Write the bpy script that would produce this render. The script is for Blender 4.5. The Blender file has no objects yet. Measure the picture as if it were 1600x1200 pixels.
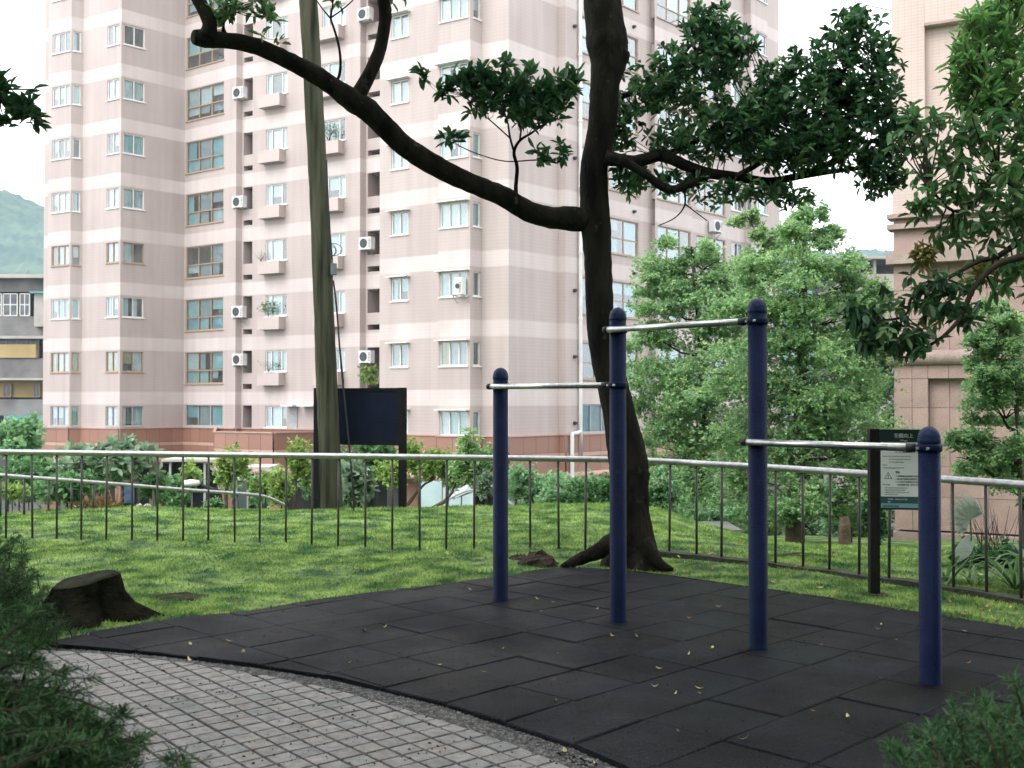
import bpy, math, random
import numpy as np
from mathutils import Vector, Matrix
random.seed(7); rng = np.random.default_rng(7)
sc = bpy.context.scene; COL = sc.collection
# ------------------------------------------------------------------ camera, light
F = 1720.0; CAMZ = 1.5; PITCH = math.radians(0.83)
cam = bpy.data.objects.new('camera', bpy.data.cameras.new('camera')); COL.objects.link(cam)
cam.location = (0, 0, CAMZ); cam.rotation_euler = (math.radians(90) + PITCH, 0, 0)
cam.data.sensor_width = 36; cam.data.lens = F / 1600 * 36; cam.data.clip_end = 4000; cam.data.clip_start = 0.05
cam.data.dof.use_dof = True; cam.data.dof.focus_distance = 7.5; cam.data.dof.aperture_fstop = 6.3
sc.camera = cam
HAZE = 0.00028
SUN_AZ = math.atan2(-0.74, -0.67); SUN_EL = math.radians(48)
w = bpy.data.worlds.new('World'); sc.world = w; w.use_nodes = True
nt = w.node_tree; bg = nt.nodes['Background']
sky = nt.nodes.new('ShaderNodeTexSky'); sky.sky_type = 'NISHITA'; sky.sun_disc = False
sky.sun_elevation = SUN_EL; sky.sun_rotation = SUN_AZ; sky.air_density = 1.0; sky.dust_density = 5.0; sky.ozone_density = 1.0
hs = nt.nodes.new('ShaderNodeHueSaturation'); hs.inputs['Saturation'].default_value = 0.12
cl = nt.nodes.new('ShaderNodeMix'); cl.data_type = 'RGBA'; cl.inputs[0].default_value = 0.72   # cloud sheet over the blue
cl.inputs[7].default_value = (11.3, 11.3, 11.6, 1)
nt.links.new(sky.outputs[0], hs.inputs['Color']); nt.links.new(hs.outputs[0], cl.inputs[6])
nt.links.new(cl.outputs[2], bg.inputs['Color']); bg.inputs['Strength'].default_value = 0.135
sl = bpy.data.lights.new('sun', 'SUN'); sl.energy = 0.65; sl.angle = math.radians(25); sl.color = (1, 0.97, 0.95)
sun = bpy.data.objects.new('sun', sl); COL.objects.link(sun)
sd = Vector((math.sin(SUN_AZ) * math.cos(SUN_EL), math.cos(SUN_AZ) * math.cos(SUN_EL), math.sin(SUN_EL)))
sun.rotation_euler = sd.to_track_quat('Z', 'Y').to_euler(); sun.location = (-20, -20, 40)
vs = sc.view_settings; vs.view_transform = 'Standard'; vs.look = 'None'; vs.gamma = 1; vs.use_curve_mapping = False; vs.exposure = 1.2
cy = sc.cycles; cy.use_denoising = True; cy.max_bounces = 6; cy.diffuse_bounces = 4; cy.glossy_bounces = 3
cy.transparent_max_bounces = 10; cy.volume_bounces = 1; cy.transmission_bounces = 4; cy.caustics_reflective = False; cy.caustics_refractive = False
cy.sample_clamp_indirect = 6

# ------------------------------------------------------------------ helpers
CP, SP = math.cos(PITCH), math.sin(PITCH)
def at(x, y, d):                      # a point at distance d along +Y seen at photo pixel x, y
    u = (x - 800) / F; v = (600 - y) / F
    k = d / (CP - v * SP)
    return Vector((u * k, d, CAMZ + (SP + v * CP) * k))
def gd(x, y, z=0.0):                  # a point at height z seen at photo pixel x, y
    u = (x - 800) / F; v = (600 - y) / F
    k = (z - CAMZ) / (SP + v * CP)
    return Vector((u * k, (CP - v * SP) * k, z))
def tag(o, label=None, cat=None, group=None, kind=None):
    if label: o['label'] = label
    if cat: o['category'] = cat
    if group: o['group'] = group
    if kind: o['kind'] = kind
    return o
def link(name, me, parent=None, mat=None):
    o = bpy.data.objects.new(name, me); COL.objects.link(o)
    if parent: o.parent = parent
    if mat and me and not me.materials:
        for m in (mat if isinstance(mat, (list, tuple)) else [mat]): me.materials.append(m)
    return o
def thing(name, label, cat, loc=(0, 0, 0), group=None, rz=0.0):
    o = link(name, None); o.location = loc; o.rotation_euler = (0, 0, rz); o.empty_display_size = 0.2
    return tag(o, label, cat, group)
def pmesh(name, V, Fc, mi=None, smooth=False):
    me = bpy.data.meshes.new(name); me.from_pydata([tuple(v) for v in V], [], [tuple(f) for f in Fc])
    if mi is not None: me.polygons.foreach_set('material_index', np.array(mi, dtype=np.int32))
    if smooth: me.polygons.foreach_set('use_smooth', np.ones(len(Fc), dtype=bool))
    me.update(); return me
def nmesh(name, V, Fq, mi=None, smooth=False):      # numpy: V (n,3), Fq (m,k)
    me = bpy.data.meshes.new(name); V = np.asarray(V, np.float32); Fq = np.asarray(Fq, np.int32)
    m, k = Fq.shape
    me.vertices.add(len(V)); me.vertices.foreach_set('co', V.ravel())
    me.loops.add(m * k); me.loops.foreach_set('vertex_index', Fq.ravel())
    me.polygons.add(m); me.polygons.foreach_set('loop_start', np.arange(0, m * k, k, dtype=np.int32))
    if mi is not None: me.polygons.foreach_set('material_index', np.asarray(mi, np.int32))
    if smooth: me.polygons.foreach_set('use_smooth', np.ones(m, dtype=bool))
    me.update(calc_edges=True); me.validate(); return me
class MB:                              # collects shapes for one mesh object
    def __init__(s): s.V = []; s.F = []; s.M = []
    def add(s, V, Fc, m=0):
        b = len(s.V); s.V += [tuple(v) for v in V]; s.F += [tuple(i + b for i in f) for f in Fc]; s.M += [m] * len(Fc)
    def box(s, a, b, m=0, bev=0.0):
        (x0, y0, z0), (x1, y1, z1) = a, b
        s.add([(x0,y0,z0),(x1,y0,z0),(x1,y1,z0),(x0,y1,z0),(x0,y0,z1),(x1,y0,z1),(x1,y1,z1),(x0,y1,z1)],
              [(3,2,1,0),(4,5,6,7),(0,1,5,4),(1,2,6,5),(2,3,7,6),(3,0,4,7)], m)
    def tube(s, pts, r, n=8, m=0, cap=True):
        V, Fc = tube_geo(pts, r, n, cap); s.add(V, Fc, m)
    def mesh(s, name, smooth=False): return pmesh(name, s.V, s.F, s.M, smooth)
    def build(s, name, mat, parent=None, smooth=False):
        return link(name, s.mesh(name, smooth), parent, mat)
def tube_geo(pts, r, n=8, cap=True, wob=0.0, seed=0):
    pts = [Vector(p) for p in pts]; N = len(pts)
    rr = list(r) if hasattr(r, '__len__') else [r] * N
    V = []; Fc = []; ref = None; rs = random.Random(seed)
    for i, p in enumerate(pts):
        t = (pts[min(i + 1, N - 1)] - pts[max(i - 1, 0)]).normalized()
        if ref is None: ref = t.orthogonal().normalized()
        ref = (ref - t * ref.dot(t)); ref = ref.normalized() if ref.length > 1e-6 else t.orthogonal().normalized()
        b = t.cross(ref)
        for k in range(n):
            a = 2 * math.pi * k / n
            q = rr[i] * (1 + (rs.uniform(-wob, wob) if wob else 0))
            V.append(p + (ref * math.cos(a) + b * math.sin(a)) * q)
    for i in range(N - 1):
        for k in range(n):
            k2 = (k + 1) % n; Fc.append((i*n+k, i*n+k2, (i+1)*n+k2, (i+1)*n+k))
    if cap:
        Fc.append(tuple(range(n - 1, -1, -1))); Fc.append(tuple(range((N - 1) * n, N * n)))
    return V, Fc
def smooth_path(pts, r, sub=4):        # Catmull-Rom through points and radii
    P = np.array([list(p) for p in pts], float); R = np.array(r, float); out = []; ro = []
    n = len(P)
    for i in range(n - 1):
        p0, p1, p2, p3 = P[max(i-1,0)], P[i], P[i+1], P[min(i+2,n-1)]
        for k in range(sub):
            t = k / sub
            out.append(0.5*((2*p1)+(-p0+p2)*t+(2*p0-5*p1+4*p2-p3)*t*t+(-p0+3*p1-3*p2+p3)*t**3)); ro.append(R[i]*(1-t)+R[i+1]*t)
    out.append(P[-1]); ro.append(R[-1]); return out, ro
def lathe(prof, n=20):                 # (r, z) profile
    V = []; Fc = []
    for r, z in prof:
        for k in range(n): a = 2*math.pi*k/n; V.append((r*math.cos(a), r*math.sin(a), z))
    for i in range(len(prof)-1):
        for k in range(n): k2=(k+1)%n; Fc.append((i*n+k,i*n+k2,(i+1)*n+k2,(i+1)*n+k))
    Fc.append(tuple(range(n-1,-1,-1))); Fc.append(tuple(range((len(prof)-1)*n, len(prof)*n)))
    return V, Fc
def clip(poly, half):                  # Sutherland-Hodgman by half planes (nx, ny, c): keep nx*x+ny*y<=c
    for nx, ny, c in half:
        out = []; n = len(poly)
        for i in range(n):
            a = poly[i]; b = poly[(i+1)%n]; da = nx*a[0]+ny*a[1]-c; db = nx*b[0]+ny*b[1]-c
            if da <= 0: out.append(a)
            if (da < 0 < db) or (db < 0 < da):
                t = da/(da-db); out.append((a[0]+(b[0]-a[0])*t, a[1]+(b[1]-a[1])*t))
        poly = out
        if len(poly) < 3: return []
    return poly
def area(p): return 0.5*sum(p[i][0]*p[(i+1)%len(p)][1]-p[(i+1)%len(p)][0]*p[i][1] for i in range(len(p)))
def prism(poly, z0, z1, ch=0.004):     # slab with a chamfered rim
    if area(poly) < 0: poly = poly[::-1]
    n = len(poly); cx = sum(p[0] for p in poly)/n; cy_ = sum(p[1] for p in poly)/n
    def ins(p):
        d = math.hypot(p[0]-cx, p[1]-cy_); k = max(0, 1-ch*1.4/max(d, 1e-4)); return (cx+(p[0]-cx)*k, cy_+(p[1]-cy_)*k)
    V = [(p[0],p[1],z0) for p in poly]+[(p[0],p[1],z1-ch) for p in poly]+[(*ins(p),z1) for p in poly]
    Fc = [tuple(range(2*n,3*n))]
    for l in (0, n):
        for i in range(n): j=(i+1)%n; Fc.append((l+i,l+j,l+n+j,l+n+i))
    return V, Fc
def inside(x, y, poly):
    c = False; n = len(poly)
    for i in range(n):
        a = poly[i]; b = poly[i-1]
        if (a[1] > y) != (b[1] > y) and x < (b[0]-a[0])*(y-a[1])/(b[1]-a[1])+a[0]: c = not c
    return c

# ------------------------------------------------------------------ materials
def mat(name, c1, c2=None, rough=0.7, scale=8.0, bump=0.0, bscale=None, metal=0.0, spec=0.3, orand=0.0, irand=0.0, detail=4.0, sharp=(0.35,0.65), coat=0.0, transl=0.0, coord='Object', speck=None, stretch=None):
    m = bpy.data.materials.new(name); m.use_nodes = True; t = m.node_tree; N = t.nodes; L = t.links
    b = N['Principled BSDF']; b.inputs['Roughness'].default_value = rough; b.inputs['Metallic'].default_value = metal
    b.inputs['Specular IOR Level'].default_value = spec; b.inputs['Coat Weight'].default_value = coat
    tc = N.new('ShaderNodeTexCoord'); no = N.new('ShaderNodeTexNoise'); no.inputs['Scale'].default_value = scale; no.inputs['Detail'].default_value = detail
    vec = tc.outputs[coord]
    if stretch:
        mp = N.new('ShaderNodeMapping'); mp.inputs['Scale'].default_value = (1, 1, stretch); L.new(vec, mp.inputs[0]); vec = mp.outputs[0]
    L.new(vec, no.inputs['Vector'])
    mr = N.new('ShaderNodeMapRange'); mr.inputs[1].default_value = sharp[0]; mr.inputs[2].default_value = sharp[1]; L.new(no.outputs[0], mr.inputs[0])
    mx = N.new('ShaderNodeMix'); mx.data_type = 'RGBA'; L.new(mr.outputs[0], mx.inputs[0])
    mx.inputs[6].default_value = (*c1, 1); mx.inputs[7].default_value = (*(c2 or c1), 1)
    col = mx.outputs[2]
    if speck:
        n2 = N.new('ShaderNodeTexNoise'); n2.inputs['Scale'].default_value = speck[0]; n2.inputs['Detail'].default_value = 2; L.new(tc.outputs[coord], n2.inputs['Vector'])
        r2 = N.new('ShaderNodeMapRange'); r2.inputs[1].default_value = speck[2]; r2.inputs[2].default_value = speck[2] + 0.08; L.new(n2.outputs[0], r2.inputs[0])
        m2 = N.new('ShaderNodeMix'); m2.data_type = 'RGBA'; L.new(r2.outputs[0], m2.inputs[0]); L.new(col, m2.inputs[6]); m2.inputs[7].default_value = (*speck[1], 1); col = m2.outputs[2]
    if orand or irand:
        h = N.new('ShaderNodeHueSaturation'); L.new(col, h.inputs['Color'])
        if orand: src = N.new('ShaderNodeObjectInfo').outputs['Random']
        else: src = N.new('ShaderNodeNewGeometry').outputs['Random Per Island']
        a = orand or irand
        r = N.new('ShaderNodeMapRange'); r.inputs[3].default_value = 1 - a; r.inputs[4].default_value = 1 + a; L.new(src, r.inputs[0]); L.new(r.outputs[0], h.inputs['Value'])
        if irand:
            r3 = N.new('ShaderNodeMapRange'); r3.inputs[3].default_value = 0.5 - 0.035; r3.inputs[4].default_value = 0.5 + 0.02
            mu = N.new('ShaderNodeMath'); mu.operation = 'FRACT'; mm = N.new('ShaderNodeMath'); mm.operation = 'MULTIPLY'; mm.inputs[1].default_value = 17.3
            L.new(src, mm.inputs[0]); L.new(mm.outputs[0], mu.inputs[0]); L.new(mu.outputs[0], r3.inputs[0]); L.new(r3.outputs[0], h.inputs['Hue'])
        col = h.outputs[0]
    L.new(col, b.inputs['Base Color'])
    if bump:
        nb = N.new('ShaderNodeTexNoise'); nb.inputs['Scale'].default_value = bscale or scale * 4; nb.inputs['Detail'].default_value = 6; L.new(vec, nb.inputs['Vector'])
        bp = N.new('ShaderNodeBump'); bp.inputs['Strength'].default_value = min(1, bump); bp.inputs['Distance'].default_value = 0.03; L.new(nb.outputs[0], bp.inputs['Height']); L.new(bp.outputs[0], b.inputs['Normal'])
    if transl:
        out = N['Material Output']; tr = N.new('ShaderNodeBsdfTranslucent'); L.new(col, tr.inputs['Color']); ms = N.new('ShaderNodeMixShader'); ms.inputs[0].default_value = transl
        L.new(b.outputs[0], ms.inputs[1]); L.new(tr.outputs[0], ms.inputs[2]); L.new(ms.outputs[0], out.inputs['Surface'])
    return m
def lines_on(m, pitch, axis=2, w=0.16, k=0.86, pitch2=None):   # tile joints across a wall material (relief too fine to model at this distance)
    t = m.node_tree; N = t.nodes; L = t.links; b = N['Principled BSDF']; src = b.inputs['Base Color'].links[0].from_socket
    tc = N.new('ShaderNodeTexCoord'); sp = N.new('ShaderNodeSeparateXYZ'); L.new(tc.outputs['Object'], sp.inputs[0])
    def ln(sock, p, wd):
        d = N.new('ShaderNodeMath'); d.operation = 'DIVIDE'; d.inputs[1].default_value = p; L.new(sock, d.inputs[0])
        f = N.new('ShaderNodeMath'); f.operation = 'FRACT'; L.new(d.outputs[0], f.inputs[0])
        c = N.new('ShaderNodeMath'); c.operation = 'LESS_THAN'; c.inputs[1].default_value = wd; L.new(f.outputs[0], c.inputs[0]); return c.outputs[0]
    fac = ln(sp.outputs[axis], pitch, w)
    if pitch2:
        mx_ = N.new('ShaderNodeMath'); mx_.operation = 'MAXIMUM'; L.new(fac, mx_.inputs[0]); L.new(ln(sp.outputs[0], pitch2, w * pitch / pitch2), mx_.inputs[1]); fac = mx_.outputs[0]
    mx = N.new('ShaderNodeMix'); mx.data_type = 'RGBA'; mx.blend_type = 'MULTIPLY'; L.new(fac, mx.inputs[0]); L.new(src, mx.inputs[6]); mx.inputs[7].default_value = (k, k, k, 1)
    L.new(mx.outputs[2], b.inputs['Base Color']); return m
def glassmat(name, tint=(0.88, 0.95, 0.96), refl=0.06):
    m = bpy.data.materials.new(name); m.use_nodes = True; t = m.node_tree; N = t.nodes; L = t.links; N.remove(N['Principled BSDF'])
    tr = N.new('ShaderNodeBsdfTransparent'); tr.inputs[0].default_value = (*tint, 1); gl = N.new('ShaderNodeBsdfGlossy'); gl.inputs['Roughness'].default_value = 0.03
    lw = N.new('ShaderNodeLayerWeight'); lw.inputs[0].default_value = 0.35; r = N.new('ShaderNodeMapRange'); r.inputs[3].default_value = refl; r.inputs[4].default_value = 0.55
    ms = N.new('ShaderNodeMixShader'); L.new(lw.outputs['Facing'], r.inputs[0]); L.new(r.outputs[0], ms.inputs[0]); L.new(tr.outputs[0], ms.inputs[1]); L.new(gl.outputs[0], ms.inputs[2])
    L.new(ms.outputs[0], N['Material Output'].inputs['Surface']); return m
G = {}
G['grass'] = mat('grass ground', (0.022, 0.065, 0.020), (0.22, 0.33, 0.09), 0.9, 3.2, 1.0, 60, detail=8, speck=(9.0, (0.06, 0.07, 0.03), 0.64))
G['blade'] = mat('grass blade', (0.042, 0.150, 0.042), (0.30, 0.445, 0.115), 0.75, 3.2, irand=0.4, transl=0.35, detail=6)
G['soil'] = mat('dark soil', (0.022, 0.016, 0.011), (0.05, 0.036, 0.024), 0.95, 12, 1.0, 40)
G['rubber'] = mat('black rubber granulate', (0.0012, 0.0019, 0.0038), (0.0115, 0.0145, 0.0215), 0.54, 2.0, 1.0, 130, orand=0.45, spec=0.11, detail=10, sharp=(0.36,0.68), speck=(80, (0.046, 0.054, 0.072), 0.61))
t_ = G['rubber'].node_tree; n_ = t_.nodes.new('ShaderNodeTexNoise'); n_.inputs['Scale'].default_value = .9; n_.inputs['Detail'].default_value = 5   # damp patches
c_ = t_.nodes.new('ShaderNodeTexCoord'); m_ = t_.nodes.new('ShaderNodeMapRange'); m_.inputs[1].default_value = .40; m_.inputs[2].default_value = .62; m_.inputs[3].default_value = .36; m_.inputs[4].default_value = .62
t_.links.new(c_.outputs['Object'], n_.inputs['Vector']); t_.links.new(n_.outputs[0], m_.inputs[0]); t_.links.new(m_.outputs[0], t_.nodes['Principled BSDF'].inputs['Roughness'])
G['rubbergap'] = mat('pad bed', (0.008, 0.008, 0.008), None, 0.9)
G['gravel'] = mat('gravel', (0.04, 0.04, 0.04), (0.12, 0.118, 0.115), 0.9, 90, 1.0, 90, detail=2)
G['stonebit'] = mat('gravel stone', (0.05, 0.05, 0.05), (0.17, 0.167, 0.16), 0.8, 30, irand=0.5)
G['sett'] = mat('granite sett', (0.200, 0.193, 0.184), (0.290, 0.281, 0.268), 0.7, 22, 0.5, 120, orand=0.10, speck=(150, (0.09, 0.085, 0.08), 0.62))
G['settwarm'] = mat('warm granite sett', (0.215, 0.202, 0.188), (0.30, 0.283, 0.262), 0.75, 22, 0.5, 120, orand=0.10, speck=(150, (0.09, 0.08, 0.07), 0.62))
G['settgrey'] = mat('grey green sett', (0.17, 0.175, 0.17), (0.245, 0.248, 0.24), 0.7, 22, 0.5, 120, orand=0.10, speck=(150, (0.07, 0.07, 0.07), 0.62))
G['joint'] = mat('sett joints', (0.02, 0.019, 0.018), (0.035, 0.032, 0.03), 0.95, 30)
G['bluepost'] = mat('navy powder coat', (0.0026, 0.0085, 0.039), (0.0050, 0.0135, 0.056), 0.42, 9, 0.3, 120, spec=0.11, speck=(45, (0.016, 0.024, 0.055), 0.66))
G['bluecap'] = mat('weathered navy cap', (0.006, 0.016, 0.062), (0.018, 0.032, 0.088), 0.45, 20, 0.2, 90, spec=0.2)
G['steel'] = mat('brushed steel', (0.78, 0.78, 0.77), (0.60, 0.60, 0.59), 0.36, 30, metal=1.0)
G['rail'] = mat('galvanised rail', (0.50, 0.50, 0.51), (0.36, 0.36, 0.37), 0.45, 20, metal=0.85)
G['sleeve'] = mat('dark sleeve', (0.03, 0.03, 0.035), None, 0.45)
G['baluster'] = mat('grey green baluster', (0.035, 0.040, 0.034), (0.075, 0.075, 0.06), 0.5, 9, spec=0.4)
G['kerb'] = mat('mossy kerb', (0.07, 0.07, 0.06), (0.035, 0.045, 0.02), 0.95, 6, 0.8, 50)
G['bark'] = mat('dark bark', (0.008, 0.0075, 0.006), (0.026, 0.023, 0.017), 0.95, 7, 1.0, 30, spec=0.08, detail=8, stretch=0.3, speck=(11, (0.045, 0.048, 0.036), 0.66))
G['moss'] = mat('mossy bark', (0.020, 0.022, 0.012), (0.045, 0.050, 0.024), 0.95, 6, 1.0, 32, spec=0.1, detail=8)
G['palebark'] = mat('brown bark', (0.08, 0.062, 0.045), (0.13, 0.10, 0.075), 0.95, 8, 0.8, 30, spec=0.1)
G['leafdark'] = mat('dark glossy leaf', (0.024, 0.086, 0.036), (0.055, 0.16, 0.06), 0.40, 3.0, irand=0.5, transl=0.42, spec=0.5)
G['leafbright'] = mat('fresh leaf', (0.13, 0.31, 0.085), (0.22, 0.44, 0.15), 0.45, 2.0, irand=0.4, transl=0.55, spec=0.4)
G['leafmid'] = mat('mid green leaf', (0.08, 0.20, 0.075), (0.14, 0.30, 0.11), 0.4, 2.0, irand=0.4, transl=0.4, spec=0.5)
G['leaflayer'] = mat('pale layered leaf', (0.21, 0.38, 0.15), (0.40, 0.60, 0.28), 0.36, 2.2, irand=0.4, transl=0.58, spec=0.8)
G['leaflayer2'] = mat('cool layered leaf', (0.16, 0.33, 0.15), (0.29, 0.49, 0.25), 0.36, 2.2, irand=0.4, transl=0.58, spec=0.8)
G['leafyellow'] = mat('young yellow leaf', (0.20, 0.21, 0.05), (0.26, 0.22, 0.06), 0.5, 4, irand=0.3, transl=0.4)
G['leaflime'] = mat('lime leaf', (0.22, 0.36, 0.09), (0.31, 0.45, 0.14), 0.5, 2, irand=0.35, transl=0.4)
G['leafgrey'] = mat('grey green leaf', (0.17, 0.27, 0.16), (0.27, 0.38, 0.26), 0.5, 2, irand=0.35, transl=0.35)
G['needle'] = mat('conifer needle', (0.030, 0.085, 0.028), (0.05, 0.13, 0.042), 0.6, 5, irand=0.4, transl=0.2)
G['needle2'] = mat('fresh conifer needle', (0.035, 0.105, 0.038), (0.07, 0.17, 0.06), 0.6, 5, irand=0.4, transl=0.2)
G['twig'] = mat('twig', (0.028, 0.022, 0.016), (0.05, 0.04, 0.028), 0.9, 12)
G['wood'] = mat('mossy pole wood', (0.018, 0.021, 0.012), (0.074, 0.076, 0.052), 0.95, 9, 1.0, 40, spec=0.1, detail=8, stretch=0.07, sharp=(0.36,0.58))
G['black'] = mat('black paint', (0.006, 0.006, 0.006), (0.010, 0.010, 0.010), 0.6, 8, spec=0.08)
G['navyboard'] = mat('navy board back', (0.006, 0.009, 0.020), (0.009, 0.012, 0.026), 0.6, 4, 0.1, 60, spec=0.04)
G['cable'] = mat('black cable', (0.012, 0.012, 0.012), None, 0.6)
G['greybox'] = mat('grey box', (0.10, 0.12, 0.14), (0.15, 0.17, 0.18), 0.6, 10)
# ------------------------------------------------------------------ the ground
def xy(p): return (p.x, p.y)
pad_front = [(60,1005),(130,1009),(260,1020),(400,1037),(525,1057),(590,1072),(695,1097),(800,1131),(895,1161),(980,1197),(1040,1232)]
pad_back = [(1640,987),(1600,981),(1440,956),(1370,945),(1300,933),(1200,920),(1100,906),(1000,892),(900,885),(850,888),(760,903),(620,920),(500,935),(390,954),(300,961),(150,985)]
PAD = [xy(gd(x, y)) for x, y in pad_front]
e = PAD[-1]; PAD += [(e[0]+0.35, 3.4), (4.2, 3.4)] + [xy(gd(x, y)) for x, y in pad_back]
grav_in = [(20,1017),(100,1021),(200,1029),(300,1041),(400,1057),(492,1075),(572,1094),(650,1119),(725,1142),(800,1168),(872,1197),(930,1224)]
GR = [xy(gd(x, y, -0.03)) for x, y in grav_in]
g0 = GR[-1]; GR += [(g0[0]+0.5, g0[1]-0.45)]
PATH = GR + [(1.2, 0.6), (-6.5, 0.6), (-6.5, GR[0][1]+0.35), (GR[0][0]-1.2, GR[0][1]+0.12)]
GRAVEL = [xy(gd(x, y)) for x, y in pad_front] + [(e[0]+0.35, 3.4), (1.6, 2.2)] + GR[::-1]
def sst(a, b, x): t = min(1, max(0, (x-a)/(b-a))); return t*t*(3-2*t)
def hn(x, y): return math.sin(x*1.3+y*0.7)*math.sin(y*1.1-x*0.4+1.3)
def terrain(x, y):
    r = sst(1.6, 4.2, x)
    yc = 15.6 + 0.25*math.sin(x*0.9) - (1.3*sst(-6.5, -9, -abs(x)) if False else 0) + 0.5*math.sin(x*0.35+1)
    left = 0.05*math.exp(-((y-13.5)/2.5)**2) - 5.1*sst(yc-0.35, yc+6.5, y)**0.9 if y > yc-0.35 else 0.05*math.exp(-((y-13.5)/2.5)**2)
    right = -0.105*max(0, y-10.2) - 3.4*sst(26, 36, y)
    z = left*(1-r) + right*r
    z += 0.030*hn(x*1.2, y*1.2) + 0.012*hn(x*4.1+2, y*3.7)
    if y > 40: z = -5.2
    return z - 0.035
xs = np.concatenate([np.linspace(-60, -10, 30), np.arange(-9.9, 9.0, 0.12), np.linspace(9.1, 60, 30)])
ys = np.concatenate([np.linspace(-8, 4, 12), np.arange(4.1, 17.5, 0.12), np.linspace(17.7, 46, 50)])
V = np.zeros((len(xs)*len(ys), 3)); i = 0
low = [(-1, 0), (1, 0), (0, 1), (0, -1)]
for y in ys:
    for x in xs:
        z = terrain(x, y)
        if y < 12 and -8 < x < 6.6 and (all(inside(x+dx*.1, y+dy*.1, PAD) for dx, dy in low) or all(inside(x+dx*.1, y+dy*.1, PATH) for dx, dy in low) or inside(x, y, GRAVEL) or y < 3.4): z = -0.14
        V[i] = (x, y, z); i += 1
nx = len(xs); a = np.arange(nx*len(ys)).reshape(len(ys), nx)
Fq = np.stack([a[:-1,:-1], a[:-1,1:], a[1:,1:], a[1:,:-1]], -1).reshape(-1, 4)
tag(link('lawn', nmesh('lawn', V, Fq, smooth=True), None, G['grass']), kind='structure')
G['street'] = mat('street paving', (0.045, 0.045, 0.045), (0.08, 0.078, 0.075), 0.85, 0.6, 0.3, 20)
tag(link('street_ground', pmesh('street_ground', [(-1500,30,-5.15),(1500,30,-5.15),(1500,1500,-5.15),(-1500,1500,-5.15)], [(0,1,2,3)]), None, G['street']), kind='structure')
# grass blades: numberless, one object
def blades():
    P = []
    n = 0
    tgt = 200000
    while n < tgt:
        X = rng.uniform(-9.5, 6.5, 60000); Y = 4.5 + 12.0*rng.random(60000)**1.15
        for x, y in zip(X, Y):
            if abs(x) > y*0.50+0.4: continue
            jx, jy = x+random.gauss(0, .035), y+random.gauss(0, .035)
            if inside(jx, jy, PAD) or inside(jx, jy, GRAVEL) or inside(jx, jy, PATH): continue
            p = 0.6+0.4*math.sin(x*3.1+math.sin(y*2.3))*math.sin(y*2.7+1.7*math.sin(x*1.9))
            if rng.random() > p*(.25 if math.sin(x*1.7+2*math.sin(y*1.1))*math.sin(y*2.9+x) > .72 else 1): continue
            P.append((x, y)); n += 1
            if n >= tgt: break
    P = np.array(P); Z = np.array([max(terrain(x, y), .0 if inside(x, y, PAD) else -9) for x, y in P])
    n = len(P); h = rng.uniform(0.010, 0.030, n)*(1+1.0*np.clip((P[:,1]-14.2)/1.5, 0, 1)*rng.random(n)); wd = rng.uniform(0.005, 0.010, n); an = rng.uniform(0, 6.283, n)
    ln = rng.normal(0, 0.016, (n, 2)); dx = np.cos(an)*wd; dy = np.sin(an)*wd
    A = np.stack([P[:,0]-dx, P[:,1]-dy, Z-0.006], 1); B = np.stack([P[:,0]+dx, P[:,1]+dy, Z-0.006], 1)
    C = np.stack([P[:,0]+ln[:,0], P[:,1]+ln[:,1], Z+h], 1)
    V = np.stack([A, B, C], 1).reshape(-1, 3)
    return nmesh('grass', V, np.arange(3*n).reshape(-1, 3))
tag(link('grass', blades(), None, G['blade']), kind='stuff')
# rubber pad
pad = tag(link('rubber_pad', pmesh('rubber_pad', *prism(PAD, -0.12, -0.022, 0.002)), None, G['rubbergap']), kind='structure')
S2 = math.sqrt(0.5)
def ab(a, b): return ((a-b)*S2, (a+b)*S2)
for rb in range(-4, 26):
    b0 = 2.79 - 0.44*4 + rb*0.44; off = 0.0 if rb % 2 else 0.012
    for ca in range(-4, 22):
        a0 = 4.10 - 4*0.5 + ca*0.5 + off + random.uniform(-0.006, 0.006)
        gl = 0.0065 if (ca+rb) % 2 else 0.0015
        q = [ab(a0+gl, b0+0.003), ab(a0+0.5-0.0015, b0+0.003), ab(a0+0.5-0.0015, b0+0.436), ab(a0+gl, b0+0.436)]
        if not any(-4.6 < p[0] < 4.3 and 3.5 < p[1] < 10.2 for p in q): continue
        half = []
        for k in range(4):
            p, n_ = q[k], q[(k+1)%4]; ex, ey = n_[0]-p[0], n_[1]-p[1]; l = math.hypot(ex, ey); nx_, ny_ = ey/l, -ex/l
            half.append((nx_, ny_, nx_*p[0]+ny_*p[1]))
        c = clip(PAD, half)
        if len(c) < 3 or abs(area(c)) < 0.004: continue
        dz = random.uniform(-0.003, 0.002)
        pv, pf = prism(c, -0.021, dz, 0.006); tx_, ty_ = random.gauss(0, .006), random.gauss(0, .006); mx_, my_ = sum(v[0] for v in pv)/len(pv), sum(v[1] for v in pv)/len(pv); nv = len(pv)//3
        pv = [(v[0], v[1], v[2]+(tx_*(v[0]-mx_)+ty_*(v[1]-my_) if k_ >= nv else 0)) for k_, v in enumerate(pv)]
        link('rubber_tile', pmesh('rubber_tile', pv, pf), pad, G['rubber'])
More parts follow.
